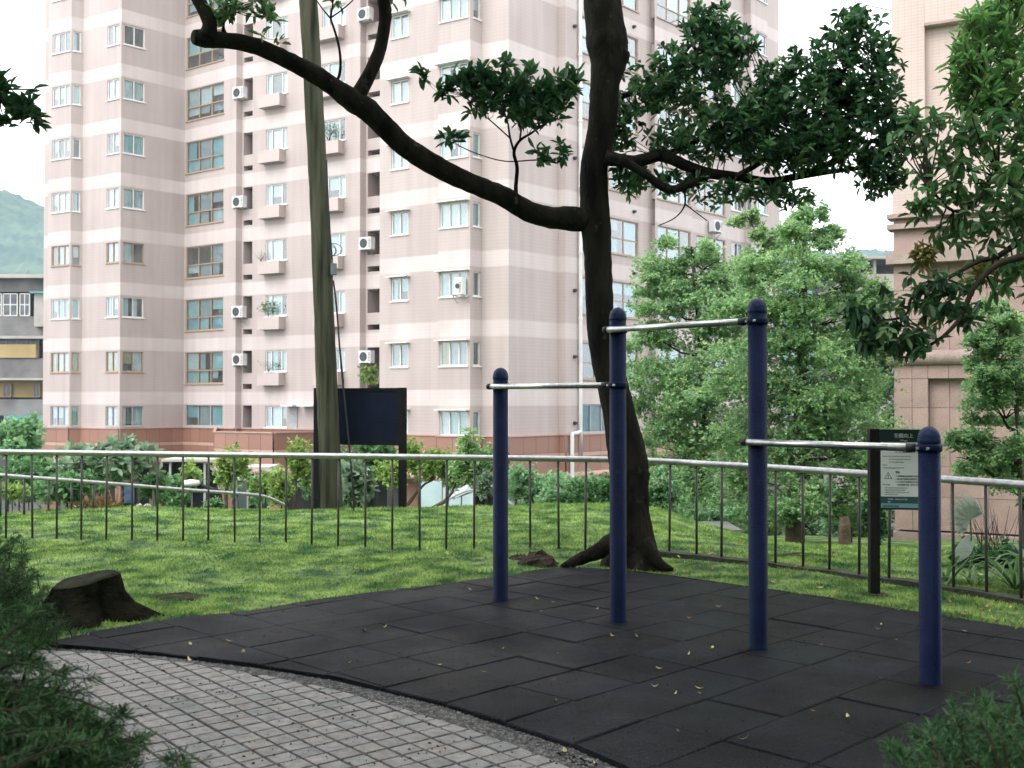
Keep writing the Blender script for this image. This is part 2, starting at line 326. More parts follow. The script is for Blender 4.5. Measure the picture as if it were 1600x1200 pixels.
# gravel strip
tag(link('gravel_bed', pmesh('gravel_bed', [(x, y, -0.026) for x, y in GRAVEL], [tuple(range(len(GRAVEL)))]), None, G['gravel']), kind='structure')
def stones():
    V = []; Q = []
    bb = [(min(p[0] for p in GRAVEL), max(p[0] for p in GRAVEL)), (2.3, max(p[1] for p in GRAVEL))]
    n = 0; base = np.array([(1,0,0),(0,1,0),(-1,0,0),(0,-1,0),(0,0,1)])
    while n < 9000:
        x = random.uniform(*bb[0]); y = random.uniform(*bb[1])
        if not inside(x, y, GRAVEL) or inside(x, y, PAD): continue
        r = random.uniform(0.003, 0.008); an = random.uniform(0, 1.57); c_, s_ = math.cos(an), math.sin(an)
        B = base*[r*random.uniform(.7,1.3), r*random.uniform(.7,1.3), r*random.uniform(.5,1)]
        B = np.stack([B[:,0]*c_-B[:,1]*s_, B[:,0]*s_+B[:,1]*c_, B[:,2]], 1) + [x, y, -0.025]
        b = 5*n; V.append(B); Q += [(b,b+1,b+4),(b+1,b+2,b+4),(b+2,b+3,b+4),(b+3,b,b+4)]; n += 1
    return nmesh('gravel', np.concatenate(V), np.array(Q))
tag(link('gravel', stones(), None, G['stonebit']), kind='stuff')
# paved path of small granite setts
path = tag(link('paved_path', pmesh('paved_path', *prism(PATH, -0.16, -0.031, 0.002)), None, G['joint']), kind='structure')
ang = math.atan2(1720, -1392)         # direction of the long joints
ca_, sa_ = math.cos(ang), math.sin(ang); PI_ = 0.117
setts = []
for i in range(-70, 80):
    for j in range(-70, 80):
        g_ = 0.0072
        q = []
        for a_, b_ in ((i*PI_+g_, j*PI_+g_), (i*PI_+PI_-g_, j*PI_+g_), (i*PI_+PI_-g_, j*PI_+PI_-g_), (i*PI_+g_, j*PI_+PI_-g_)):
            a2 = a_+random.uniform(-.0006,.0006); b2 = b_+random.uniform(-.0006,.0006)
            q.append((ca_*a2 - sa_*b2, 6 + sa_*a2 + ca_*b2))
        cx = sum(p[0] for p in q)/4; cy2 = sum(p[1] for p in q)/4
        if cy2 < 3.9 or cx < -4.2 or cx > 1.0 or cy2 > 8: continue
        half = []
        if area(q) < 0: q = q[::-1]
        for k in range(4):
            p, n_ = q[k], q[(k+1)%4]; ex, ey = n_[0]-p[0], n_[1]-p[1]; l = math.hypot(ex, ey); nx_, ny_ = ey/l, -ex/l
            half.append((nx_, ny_, nx_*p[0]+ny_*p[1]))
        c = q if all(inside(p[0], p[1], PATH) for p in q) else clip(PATH, half)
        if len(c) < 3 or abs(area(c)) < 0.0015: continue
        vis = abs(cx) < cy2*0.47
        setts.append((0 if vis else 1, cy2, c))
setts.sort(key=lambda s: (s[0], s[1]))
rest = MB(); sm = [G['sett'], G['settwarm'], G['settgrey']]
for n_, (v_, d_, c) in enumerate(setts):
    m_ = random.choices([0, 1, 2], [7, 1.8, 1.0])[0]; zt = -0.014 + random.uniform(-0.0015, 0.0015)
    g = prism(c, -0.03, zt, 0.0022)
    if n_ < 300: link('sett', pmesh('sett', *g), path, sm[m_])
    else: rest.add(g[0], g[1], m_)
if rest.V: tag(rest.build('distant_setts', sm, path), kind='stuff')
# seeds and crumbs of bark lying about: numberless, one object
def crumbs():
    V = []; Q = []; n = 0; base = np.array([(1,0,0),(0,1,0),(-1,0,0),(0,-1,0),(0,0,1)])
    while n < 1500:
        y = random.uniform(4.4, 9.5); x = random.uniform(-.48, .48)*y
        ip = inside(x, y, PAD); iq = inside(x, y, PATH)
        if not (ip or iq) or (ip and random.random() < .35): continue
        r_ = random.uniform(.0022, .0055)*(1.15 if iq else 1); an = random.uniform(0, 3.14); c_, s_ = math.cos(an), math.sin(an); B = base*[r_*random.uniform(1,2.6), r_, r_*1.3]
        B = np.stack([B[:,0]*c_-B[:,1]*s_, B[:,0]*s_+B[:,1]*c_, B[:,2]], 1)+[x, y, .0005 if ip else -.0145]
        b = 5*n; V.append(B); Q += [(b,b+1,b+4),(b+1,b+2,b+4),(b+2,b+3,b+4),(b+3,b,b+4)]; n += 1
    return nmesh('seed_litter', np.concatenate(V), np.array(Q))
tag(link('seed_litter', crumbs(), None, mat('dark seed', (.010,.008,.006), (.03,.022,.015), .8, 60, irand=.4)), kind='stuff')
# ------------------------------------------------------------------ far hills
def hill(name, pts, d, depth, lab=None):
    V = []; Q = []; n = 260; m = 40
    X = [p[0] for p in pts]; Y = [p[1] for p in pts]
    for j in range(m+1):
        for i in range(n+1):
            px = X[0]+(X[-1]-X[0])*i/n; py = np.interp(px, X, Y); top = at(px, py, d)
            t = j/m; prof = math.sin(t*math.pi*0.5)
            z = -6 + (top.z+6)*prof
            V.append((top.x*(1-0.0*t), d - depth*(1-t), z + (6*math.sin(i*0.9+j*1.7)*math.sin(j*1.1+i*0.37)+3*math.sin(i*2.3+j*0.7)+random.uniform(-3,3))*min(1, t*3)*(0.4+0.6*(1-t))))
    for j in range(m):
        for i in range(n): b = j*(n+1)+i; Q.append((b, b+1, b+n+2, b+n+1))
    return tag(link(name, nmesh(name, V, np.array(Q), smooth=True), None, G['forest']), kind='structure')
G['forest'] = mat('forest slope', (0.03, 0.055, 0.03), (0.085, 0.12, 0.06), 0.95, 0.05, 1.0, 0.2, detail=10)
hill('forest_hill', [(-900,330),(-500,290),(-250,300),(-60,322),(0,312),(25,307),(50,314),(75,330),(120,345),(260,400),(420,470)], 1150, 420)
hill('distant_hill', [(1060,470),(1150,420),(1215,402),(1250,396),(1290,402),(1330,396),(1400,400),(1600,380),(1900,390)], 1300, 350)
# ------------------------------------------------------------------ apartment tower
def wp(px, p):                          # a tower plan corner: pixel column and pixels per 3 m storey there
    d = 3*F/p; return Vector(((px-800)/F*d, d))
TOWERPLAN = [('S0',67,81.4),('S1',73,81.6),('A0',73,83.0),('A1',108.5,84.2),('A2',127,83.7),('A3',187,85.96),('A4',287,82.1),('A5',367.5,85.6),('A6',377,85.2),('A7',562,91.3),
 ('A8',571,90.9),('A9',593,91.7),('M0',593,102.2),('M1',684,106.0),('B0',684,107.8),('B1',734.5,109.8),('B2',752,108.4),('C',795,109.9),('R1',873,104.3),('R2',884,104.7),
 ('R3',1000,96.2),('R4',1024,94.6),('D0',1024,95.6),('D1',1082,91.4),('E0',1082,90.4),('E1',1140,86.3),('F1',1165,84.5),('G1',1175,85.0),('G2',1201,83.0),('H0',1201,82.2),('H1',1219,80.9)]
TP = {n: wp(px, p) for n, px, p in TOWERPLAN}
TOP = 31.0; GZ = -0.09; SOF = -1.95
tower = thing('apartment_tower', 'tall pink tiled apartment tower with pale bands behind the lawn', 'apartment tower', (TP['C'].x, TP['C'].y, -5.15))
TO = Vector((TP['C'].x, TP['C'].y, -5.15))
G['field'] = lines_on(mat('mauve tile', (0.395, 0.332, 0.315), (0.435, 0.370, 0.350), 0.55, 0.35, detail=8), 0.15, k=0.93)
G['band'] = lines_on(mat('pale tile', (0.495, 0.430, 0.412), (0.54, 0.475, 0.458), 0.55, 0.5, detail=8), 0.15, k=0.94)
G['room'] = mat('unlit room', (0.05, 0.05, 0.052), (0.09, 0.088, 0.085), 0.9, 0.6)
G['granite'] = mat('red granite', (0.235, 0.118, 0.082), (0.30, 0.16, 0.115), 0.35, 40, orand=0.09, spec=0.5, speck=(28, (0.14, 0.08, 0.06), 0.62))
G['graniteline'] = mat('pink granite', (0.40, 0.255, 0.20), (0.45, 0.30, 0.24), 0.4, 40, orand=0.05)
G['jointdark'] = mat('panel joint', (0.07, 0.045, 0.04), None, 0.9)
def streaks(m):                       # rain streaks and uneven weathering running down the tiles
    t = m.node_tree; N = t.nodes; L = t.links; b = N['Principled BSDF']; src = b.inputs['Base Color'].links[0].from_socket
    tc = N.new('ShaderNodeTexCoord'); mp = N.new('ShaderNodeMapping'); mp.inputs['Scale'].default_value = (2.6, 2.6, 0.13); L.new(tc.outputs['Object'], mp.inputs[0])
    no = N.new('ShaderNodeTexNoise'); no.inputs['Scale'].default_value = 1.0; no.inputs['Detail'].default_value = 7; L.new(mp.outputs[0], no.inputs['Vector'])
    mr = N.new('ShaderNodeMapRange'); mr.inputs[1].default_value = .3; mr.inputs[2].default_value = .7; mr.inputs[3].default_value = .90; mr.inputs[4].default_value = 1.02; L.new(no.outputs[0], mr.inputs[0])
    mx = N.new('ShaderNodeMix'); mx.data_type = 'RGBA'; mx.blend_type = 'MULTIPLY'; mx.inputs[0].default_value = 1; L.new(src, mx.inputs[6]); L.new(mr.outputs[0], mx.inputs[7]); L.new(mx.outputs[2], b.inputs['Base Color'])
streaks(G['field']); streaks(G['band'])
def sub(mb):                            # tower meshes are kept local to the tower's base
    mb.V = [(v[0]-TO.x, v[1]-TO.y, v[2]-TO.z) for v in mb.V]; return mb
def seg_at(A, B, px):                   # metres along A->B where pixel column px meets it
    k = (px-800)/F; d = B-A
    t = (k*A.y-A.x)/(d.x-k*d.y); return t*d.length
class Seg:
    def __init__(s, a, b):
        s.A, s.B = (TP[a] if isinstance(a, str) else a), (TP[b] if isinstance(b, str) else b); d = s.B-s.A; s.L = d.length; s.u = d/s.L; s.i = Vector((-s.u.y, s.u.x)); s.rz = math.atan2(s.u.y, s.u.x); s.op = []
    def x(s, px): return seg_at(s.A, s.B, px)
    def P(s, u, v, z): q = s.A+s.u*u+s.i*v; return (q.x, q.y, z)
    def W(s, u, v, z): return Vector(s.P(u, v, z))-TO
KS = range(0, 10)
def bandz(): return sorted([1.95+3*k for k in range(-1, 11)]+[1.25+3*k for k in range(0, 11)])
wall = MB()
def build_wall(s, zlo=GZ, zhi=TOP):
    us = sorted({0.0, s.L, *[o[0] for o in s.op], *[o[1] for o in s.op]})
    zs = sorted({zlo, zhi, *[z for z in bandz() if zlo < z < zhi], *[o[2] for o in s.op], *[o[3] for o in s.op]})
    for u0, u1 in zip(us, us[1:]):
        for z0, z1 in zip(zs, zs[1:]):
            um, zm = (u0+u1)/2, (z0+z1)/2
            if any(o[0] < um < o[1] and o[2] < zm < o[3] for o in s.op): continue
            fr = (zm-1.25) % 3.0; m = 1 if fr < 0.70 and zm > 1.2 else 0
            wall.add([s.P(u0,0,z0), s.P(u1,0,z0), s.P(u1,0,z1), s.P(u0,0,z1)], [(0,1,2,3)], m)
    for u0, u1, z0, z1, dp in s.op:
        a = [s.P(u0,0,z0), s.P(u1,0,z0), s.P(u1,0,z1), s.P(u0,0,z1)]; b = [s.P(u0,dp,z0), s.P(u1,dp,z0), s.P(u1,dp,z1), s.P(u0,dp,z1)]
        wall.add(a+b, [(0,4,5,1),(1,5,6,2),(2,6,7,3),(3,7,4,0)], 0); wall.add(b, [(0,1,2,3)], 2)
# window makers -----------------------------------------------------
G['fr_white'] = mat('white frame', (0.62, 0.62, 0.60), (0.70, 0.70, 0.68), 0.45, 4)
G['fr_bronze'] = mat('bronze frame', (0.30, 0.22, 0.15), (0.38, 0.28, 0.20), 0.45, 4)
G['fr_grey'] = mat('grey frame', (0.30, 0.31, 0.31), (0.38, 0.38, 0.38), 0.45, 4)
G['glass'] = glassmat('window glass')
CUR = [mat('white curtain', (0.55, 0.57, 0.57), (0.68, 0.69, 0.68), 0.9, 3), mat('teal curtain', (0.30, 0.46, 0.48), (0.38, 0.53, 0.54), 0.9, 3), mat('grey blind', (0.30, 0.32, 0.34), (0.38, 0.40, 0.41), 0.9, 3),
       mat('ochre curtain', (0.33, 0.28, 0.12), (0.42, 0.37, 0.18), 0.9, 6), mat('frosted film', (0.42, 0.47, 0.48), (0.50, 0.55, 0.55), 0.7, 2), mat('blue blind', (0.20, 0.38, 0.44), (0.27, 0.46, 0.52), 0.9, 3)]
mcache = {}
def boxmesh(name, a, b, key=None):
    k = (name, tuple(round(x, 3) for x in a+b))
    if k not in mcache: m_ = MB(); m_.box(a, b); mcache[k] = m_.mesh(name)
    return mcache[k]
def curtain_mesh(w_, h_, x0, x1, z0, z1):
    k = ('curtain', round(x0,2), round(x1,2), round(z0,2), round(z1,2))
    if k not in mcache:
        n = max(6, int((x1-x0)/0.035)); V = []; Fc = []
        for i in range(n+1):
            x = x0+(x1-x0)*i/n; y = 0.165+0.018*math.sin(i*2.1); V += [(x,y,z0),(x,y,z1)]
        for i in range(n): Fc.append((2*i,2*i+2,2*i+3,2*i+1))
        mcache[k] = pmesh('curtain', V, Fc)
    return mcache[k]
WRND = random.Random(11)
def window(parent, loc, rz, w_, h_, cols, rows=(1.0,), fm='fr_white', styles=None, inset=0.05, b=0.055, hood=False, nested=True):
    """window > pane, curtain: a frame of bars with a sheet of glass in every light"""
    zs = [0]
    for r in rows: zs.append(zs[-1]+r)
    tot = zs[-1]; zs = [h_*z/tot for z in zs]
    xs_ = [0]
    for c in cols: xs_.append(xs_[-1]+c)
    xs_ = [w_*x/xs_[-1] for x in xs_]
    key = ('window', round(w_,2), round(h_,2), tuple(cols), tuple(rows), hood)
    if key not in mcache:
        m_ = MB(); y0, y1 = inset, inset+0.08
        m_.box((0,y0,0),(w_,y1,b)); m_.box((0,y0,h_-b),(w_,y1,h_)); m_.box((0,y0,b),(b,y1,h_-b)); m_.box((w_-b,y0,b),(w_,y1,h_-b))
        for x in xs_[1:-1]: m_.box((x-b/2,y0+.004,b),(x+b/2,y1-.004,h_-b))
        for z in zs[1:-1]: m_.box((b,y0+.008,z-b/2),(w_-b,y1-.008,z+b/2))
        m_.box((-0.05,-0.06,-0.06),(w_+0.05,inset-0.004,-0.004))
        if hood: m_.box((-0.12,-0.30,h_+0.02),(w_+0.12,inset-0.004,h_+0.06))
        mcache[key] = m_.mesh('window')
    o = link('window', mcache[key], parent, None); o.location = loc; o.rotation_euler = (0, 0, rz)
    if not o.data.materials: o.data.materials.append(None)
    o.material_slots[0].link = 'OBJECT'; o.material_slots[0].material = G[fm]
    for j, (z0, z1) in enumerate(zip(zs, zs[1:])):
        for i, (x0, x1) in enumerate(zip(xs_, xs_[1:])):
            st = WRND.choice(styles or [0,0,1,4,2,None]) if not callable(styles) else styles(i, j)
            link('pane', boxmesh('pane', (x0+b/2, inset+0.03+0.012*(i%2), z0+b/2), (x1-b/2, inset+0.036+0.012*(i%2), z1-b/2)), o, G['glass'])
            if st is not None and st != 'open':
                c0, c1 = (x0, x1)
                if WRND.random() < 0.4 and st != 4: c1 = x0+(x1-x0)*WRND.uniform(.45,.8)
                lo = z0+b if WRND.random() < 0.8 else z0+(z1-z0)*0.4
                c = link('curtain', curtain_mesh(w_, h_, c0+.03, c1-.01, lo, z1-.03), o)
                if not c.data.materials: c.data.materials.append(None)
                c.material_slots[0].link = 'OBJECT'; c.material_slots[0].material = CUR[st]
    return o
for m_ in (G['glass'],): pass
def pbox(name, s, u0, u1, v0, v1, z0, z1, mt, parent=tower, label=None):
    m_ = MB(); m_.box((0, 0, 0), (u1-u0, v1-v0, z1-z0)); o = m_.build(name, mt, parent); o.location = s.W(u0, v0, z0); o.rotation_euler = (0, 0, s.rz)
    if label: o['label'] = label
    return o
# facades -----------------------------------------------------------
sg = {}
def S(a, b): sg[a+b] = Seg(a, b); return sg[a+b]
def win_col(s, px0, px1, zlo, zhi, ks, cols, rows=(1.0,), fm=None, styles=None, hood=False, depth=0.5, skip=()):
    u0, u1 = s.x(px0), s.x(px1)
    for k in ks:
        if k in skip: continue
        z0, z1 = zlo+3*k, zhi+3*k
        s.op.append((u0, u1, z0, z1, depth))
        f_ = fm(k) if callable(fm) else (fm or 'fr_white'); st = styles(k) if callable(styles) else styles
        window(tower, s.W(u0, 0, z0), s.rz, u1-u0, z1-z0, cols, rows, f_, st, hood=hood)
K8 = range(0, 9)
def frk(k): return {0: 'fr_grey', 1: 'fr_bronze', 3: 'fr_bronze'}.get(k, 'fr_white')
def sty(k): return {0: [0, 4, 4], 1: [0, 3, 4, 0], 2: [1, 4, 0], 3: [4, 0, None], 4: [0, 4, 0], 5: [1, 4, 4, None], 6: [4, 1, 0], 7: [None, 0, None, 2]}.get(k, [0, 4, None])
s = S('S0','S1'); s = S('A0','A1'); win_col(s, 79, 106.5, 0.05, 1.15, K8, (1, 1, 0.9), fm=frk, styles=sty, depth=0.28)
s = S('A1','A2'); win_col(s, 111.5, 123.5, 0.05, 1.15, K8, (1,), fm=frk, styles=sty, depth=0.2)
s = S('A2','A3'); win_col(s, 165, 183.5, 0.05, 1.15, K8, (1, 1), fm=frk, styles=sty, depth=0.28)
s = S('A3','A4'); win_col(s, 191, 224, 0.05, 1.15, K8, (1, 1), fm=frk, styles=sty, depth=0.28)
s = S('A4','A5'); win_col(s, 289.5, 348, -0.58, 1.20, range(1, 9), (1, 1, 1), (0.42, 0.58), fm=lambda k: 'fr_bronze', styles=lambda k: {1:[0,2,1],2:[1,5,2],3:[0,2,None],4:[2,4,1],5:[1,5,2],6:[2,4,0],7:[None,None,1]}.get(k,[2,4]))
win_col(s, 289.5, 348, 0.03, 1.22, [0], (1, 1, 1), fm=lambda k: 'fr_grey', styles=[5, 1, 2])
S('A5','A6')
s = S('A6','A7')
def slots(s, a, b, ks, dp):
    for k in ks:
        s.op.append((s.x(a), s.x(b), -0.02+3*k, 1.2+3*k, dp)); 
        if k > 0: s.op.append((s.x(a), s.x(b), -0.90+3*k, -0.62+3*k, dp))
slots(s, 379.5, 393.5, K8, 1.4)
win_col(s, 414.5, 448, 0.03, 1.17, K8, (0.6, 1.1, 0.6), styles=lambda k: [0, 1, 4, None] if k else [1, 0])
win_col(s, 502, 539, 0.03, 1.17, range(0, 9), (0.6, 1.1, 0.6), styles=[0, 4, None, 2])
G['planter'] = lines_on(mat('planter tile', (0.40, 0.33, 0.31), (0.46, 0.39, 0.37), 0.6, 0.8), 0.075)
for k in range(1, 9):
    for a, b in ((411.5, 445), (498, 537)):
        u0, u1 = s.x(a), s.x(b); m_ = MB()
        w_ = u1-u0; m_.box((0,-0.5,0),(w_,-0.42,0.66)); m_.box((0,-0.42,0),(0.08,0,0.66)); m_.box((w_-0.08,-0.42,0),(w_,0,0.66)); m_.box((0.08,-0.42,0),(w_-0.08,0,0.08)); m_.box((0.08,-0.42,0.08),(w_-0.08,-0.02,0.56), 1)
        o = m_.build('planter_box', [G['planter'], G['soil']], tower); o.location = s.W(u0, 0, -0.72+3*k); o.rotation_euler = (0,0,s.rz)
# ground door and canopies on the terrace
u0, u1 = s.x(453), s.x(465); d_ = pbox('door', s, u0, u1, -0.05, 0.02, GZ+0.02, 1.13, G['fr_grey'])
for q in range(3): 
    m_ = MB(); m_.box((0.09, -0.012, 0.42+0.2*q), (u1-u0-0.09, -0.002, 0.56+0.2*q)); m_.build('door_pane', CUR[2], d_)
pbox('door_canopy', s, u0-0.15, u1+0.15, -0.6, 0, 1.16, 1.24, G['fr_white']); pbox('door_canopy', s, s.x(475), s.x(500), -0.6, 0, 1.16, 1.24, G['fr_white'])
S('A7','A8'); s = S('A8','A9'); slots(s, 574, 592.8, K8, 1.4)
s = S('M0','M1'); win_col(s, 611, 637.5, 0.0, 1.04, K8, (1, 1), styles=lambda k: [3, 2] if k == 1 else ([1, 4] if k == 2 else [0, 0, 4]), hood=True)
s = S('B0','B1'); win_col(s, 687, 730, -0.03, 1.03, K8, (1, 1, 0.95), styles=lambda k: [3, 2] if k == 1 else ([1, 4, 0] if k in (0, 2) else [0, 0, 4]), hood=True, depth=0.4)
s = S('B1','B2'); win_col(s, 739.5, 750.5, -0.03, 1.03, K8, (1,), styles=[1, 4], depth=0.3)
S('B2','C'); S('C','R1'); S('R1','R2')
s = S('R2','R3'); win_col(s, 906, 998, -0.55, 1.12, range(1, 9), (1, 1, 1, 1), (0.45, 0.55), fm='fr_bronze', styles=[None, 2, 5, None, 4])
win_col(s, 906, 975, 0.0, 1.3, [0], (1, 1, 1, 1), fm='fr_grey', styles=[2, 5, 4])
S('R3','R4'); s = S('D0','D1'); win_col(s, 1028, 1080, -0.55, 1.12, range(1, 9), (1, 1.2, 1), (0.4, 0.6), fm='fr_bronze', styles=[5, None, 2, 4, 1])
s = S('E0','E1'); win_col(s, 1089, 1134, -0.55, 1.12, range(1, 9), (1, 1, 1), (0.4, 0.6), fm='fr_bronze', styles=[5, None, None, 2])
s = S('E1','F1'); win_col(s, 1143.5, 1162, -0.1, 1.15, range(1, 9), (1, 0.7), styles=[0, None, 5])
s = S('F1','G1'); win_col(s, 1166, 1174.4, -0.05, 1.12, range(1, 9), (1,), styles=[1, 4])
s = S('G1','G2'); win_col(s, 1177, 1200, -0.05, 1.12, range(1, 9), (1, 1), styles=[5, 0, 1])
S('H0','H1')
for s in sg.values(): build_wall(s)
# hidden returns, back and roof close the tower
back1 = TP['H1']+Vector((-3.0, 9.0)); back2 = TP['S0']+Vector((5.5, 10.0))
def ret(a, b):
    s = Seg(a, b)
    build_wall(s)
for a, b in (('S1','A0'),('A9','M0'),('M1','B0'),('R4','D0'),('D1','E0'),('G2','H0')): ret(a, b)
ret(TP['H1'], back1); ret(back1, back2); ret(back2, TP['S0'])
loop = [TP[n] for n, *_ in TOWERPLAN]+[back1, back2]
wall.add([(p.x,p.y,TOP) for p in loop], [tuple(range(len(loop)))], 1)
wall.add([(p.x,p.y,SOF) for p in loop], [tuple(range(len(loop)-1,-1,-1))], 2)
sub(wall).build('wall', [G['field'], G['band'], G['room']], tower)
# granite plinth: slabs hung on a backing
back = MB()
ordr = [n for n, *_ in TOWERPLAN]
unit = MB(); unit.box((0,0,0),(1,1,1)); unitm = {}
def panel(nm, mt, loc, rz, sx, sy, sz, parent):
    if mt not in unitm: me = unit.mesh('granite_panel'); me.materials.append(G[mt]); unitm[mt] = me
    o = link(nm, unitm[mt], parent); o.location = loc; o.rotation_euler = (0,0,rz); o.scale = (sx, sy, sz); return o
def plinth(A, B, rows, ends=True):
    s = Seg(A, B); n = max(1, round(s.L/0.78)); st = s.L/n
    back.add([s.P(0,-0.03,SOF), s.P(s.L,-0.03,SOF), s.P(s.L,-0.03,GZ), s.P(0,-0.03,GZ)], [(0,1,2,3)], 0)
    for z0, z1, mt in rows:
        for i in range(n): panel('granite_panel' if mt == 'granite' else 'pink_strip', mt, s.W(i*st+0.008, -0.09, z0+0.008), s.rz, st-0.016, 0.055, z1-z0-0.016, tower)
    m_ = MB(); m_.box((-0.02,-0.14,0),(s.L+0.02,-0.0,0.06)); o = m_.build('ledge', G['graniteline'], tower); o.location = s.W(0,0,GZ+0.002); o.rotation_euler = (0,0,s.rz)
    pts = [(0, 0.05, 0), (s.L, 0.05, 0)]; m_ = MB(); m_.tube(pts, 0.17, 10); o = m_.build('rounded_moulding', G['graniteline'], tower, True); o.location = s.W(0,-0.06,SOF+0.05); o.rotation_euler = (0,0,s.rz)
ROWS = [(-0.86, GZ, 'granite'), (-1.06, -0.86, 'graniteline'), (-1.80, -1.06, 'granite')]
for a, b in zip(ordr, ordr[1:]):
    if (TP[b]-TP[a]).length < 0.12: continue
    if a+b in ('S1A0','A9M0','M1B0','R4D0','D1E0','G2H0'): continue
    plinth(TP[a], TP[b], ROWS)
# terrace in front of the recessed balconies
tq = wp(428, 98.8); tl = wp(337, 95.6); tr = wp(592, 90.9); tl2 = wp(340, 84.6)
for a, b in ((tl, tq), (tq, tr)):
    plinth(a, b, ROWS)
plinth(tl2, tl, ROWS)
back.add([(p.x,p.y,GZ-0.25) for p in (tl, tq, tr, TP['A7'], TP['A6'])], [(0,1,2,3,4)], 0)
back.add([(p.x,p.y,SOF) for p in (tl, tq, tr, TP['A7'], TP['A6'])], [(4,3,2,1,0)], 0)
sub(back).build('plinth_backing', G['jointdark'], tower)
# open ground storey: inner walls coloured dark for the shade inside, and columns
core = MB()
for a, b in zip(ordr, ordr[1:]):
    A, B = TP[a], TP[b]; core.add([(A.x,A.y+3.2,-5.15),(B.x,B.y+3.2,-5.15),(B.x,B.y+3.2,SOF),(A.x,A.y+3.2,SOF)], [(0,1,2,3)])
sub(core).build('ground_floor_wall', mat('shade toned wall', (0.03,0.028,0.026), (0.06,0.055,0.05), 0.5, 0.7), tower)
for px, p in ((75,82),(187,85),(240,83),(350,92),(430,98),(520,94),(640,103),(700,106),(790,109),(845,106),(915,102),(1000,96),(1100,89)):
    q = wp(px, p); m_ = MB(); m_.box((-0.35,0,0),(0.35,0.7,5.15+SOF)); o = m_.build('ground_floor_column', G['granite'], tower); o.location = (q.x-TO.x, q.y-TO.y+0.35, 0)
# white rain pipe with its offset near the bottom, brackets, vents
sR = sg['R2R3']; uP = sR.x(906)
def rp(px, z, off): u = sR.x(px); return Vector(sR.P(u, -off, z))-TO
pts = [rp(904, 30.5, 0.12), rp(904, 0.95, 0.12), rp(904, 0.2, 0.12), rp(902, 0.06, 0.12), rp(896, 0.0, 0.14), rp(890, -0.02, 0.2), rp(888, -0.15, 0.22), rp(888, -2.0, 0.22), rp(888, -2.35, 0.24), rp(885.5, -2.6, 0.3)]
pp, pr = smooth_path(pts, [0.09]*len(pts), 2); m_ = MB(); m_.tube(pp, pr, 10)
G['pipe'] = mat('white pipe', (0.62,0.61,0.60), (0.52,0.51,0.50), 0.5, 1.5)
m_.build('rain_pipe', G['pipe'], tower, True)
for k in range(0, 9):
    m_ = MB(); q = rp(904, 2.2+3*k, 0.12); m_.tube([q-Vector((0,0,.05)), q+Vector((0,0,.05))], 0.115, 10); m_.build('pipe_collar', G['pipe'], tower)
for k in range(0, 8):
    for nm_, px, zz in (('wall_vent', 897, 0.45), ('wall_vent', 990, 1.62)):
        q = rp(px, zz+3*k, 0.0); m_ = MB(); m_.tube([q, q+Vector((sR.u.y, -sR.u.x, 0))*0.16], [0.09, 0.07], 8); m_.build(nm_, G['sleeve'], tower)
# air conditioners hang on the tower: things of their own
G['acwhite'] = mat('ac casing', (0.56,0.57,0.57), (0.66,0.66,0.65), 0.5, 3); G['acdark'] = mat('ac grille', (0.05,0.055,0.06), None, 0.6)
def ac(seg, px, z, off, label, w_=0.78, h_=0.62):
    u = seg.x(px); p = Vector(seg.P(u, off, z)); t = thing('air_conditioner', label, 'air conditioner', p, 'air conditioners hung on the apartment tower', seg.rz)
    m_ = MB(); m_.box((-w_/2, -0.34, 0), (w_/2, 0, h_)); m_.build('casing', G['acwhite'], t)
    k_ = min(1, w_/0.78)
    V, Fc = lathe([(k_*0.24, 0), (k_*0.24, 0.02), (k_*0.19, 0.025), (k_*0.05, 0.02)], 16); g_ = link('fan_grille', pmesh('fan_grille', [(v[0]-0.08*k_, -0.345-v[2], v[1]+h_/2) for v in V], [f[::-1] for f in Fc]), t, G['acdark'])
    m_ = MB()
    for i in range(6): m_.box((w_/2-0.16, -0.352, 0.08+i*0.08), (w_/2-0.03, -0.341, 0.11+i*0.08))
    m_.build('louvre', G['acdark'], t)
    m_ = MB()
    for x in (-0.3, 0.3): m_.box((x-0.02, -0.34, -0.05), (x+0.02, 0.3, -0.003)); m_.tube([(x, -0.32, -0.04), (x, 0.02, -0.34)], 0.018, 6)
    m_.build('bracket', G['fr_grey'], t); return t
sA = sg['A6A7']; s8 = sg['A8A9']
ac(sA, 379, 18.05, -0.12, 'white air conditioner in the left shaft of the pink tower, topmost of four there')
ac(sA, 379, 12.05, -0.12, 'white air conditioner in the left tower shaft, second one from the top')
ac(sA, 379, 6.02, -0.12, 'white air conditioner in the left tower shaft, third one from the top')
ac(sA, 380, 3.40, -0.12, 'white air conditioner in the left tower shaft, lowest of the four there')
ac(s8, 578, 20.98, -0.25, 'grey air conditioner high in the second tower shaft, at the top edge of the photo')
ac(s8, 580, 9.2, -0.2, 'white air conditioner in the second tower shaft, halfway up just right of the wooden pole')
ac(s8, 580, 3.4, -0.2, 'white air conditioner above the hanging green plant right of the wooden pole')
ac(sg['B0B1'], 724, 6.0, -0.06, 'slim beige window air conditioner set in the tower corner bay', 0.36, 0.72)
ac(sg['E0E1'], 1112, 10.4, -0.1, 'grey air conditioner on the tower balcony behind the right tree branch')
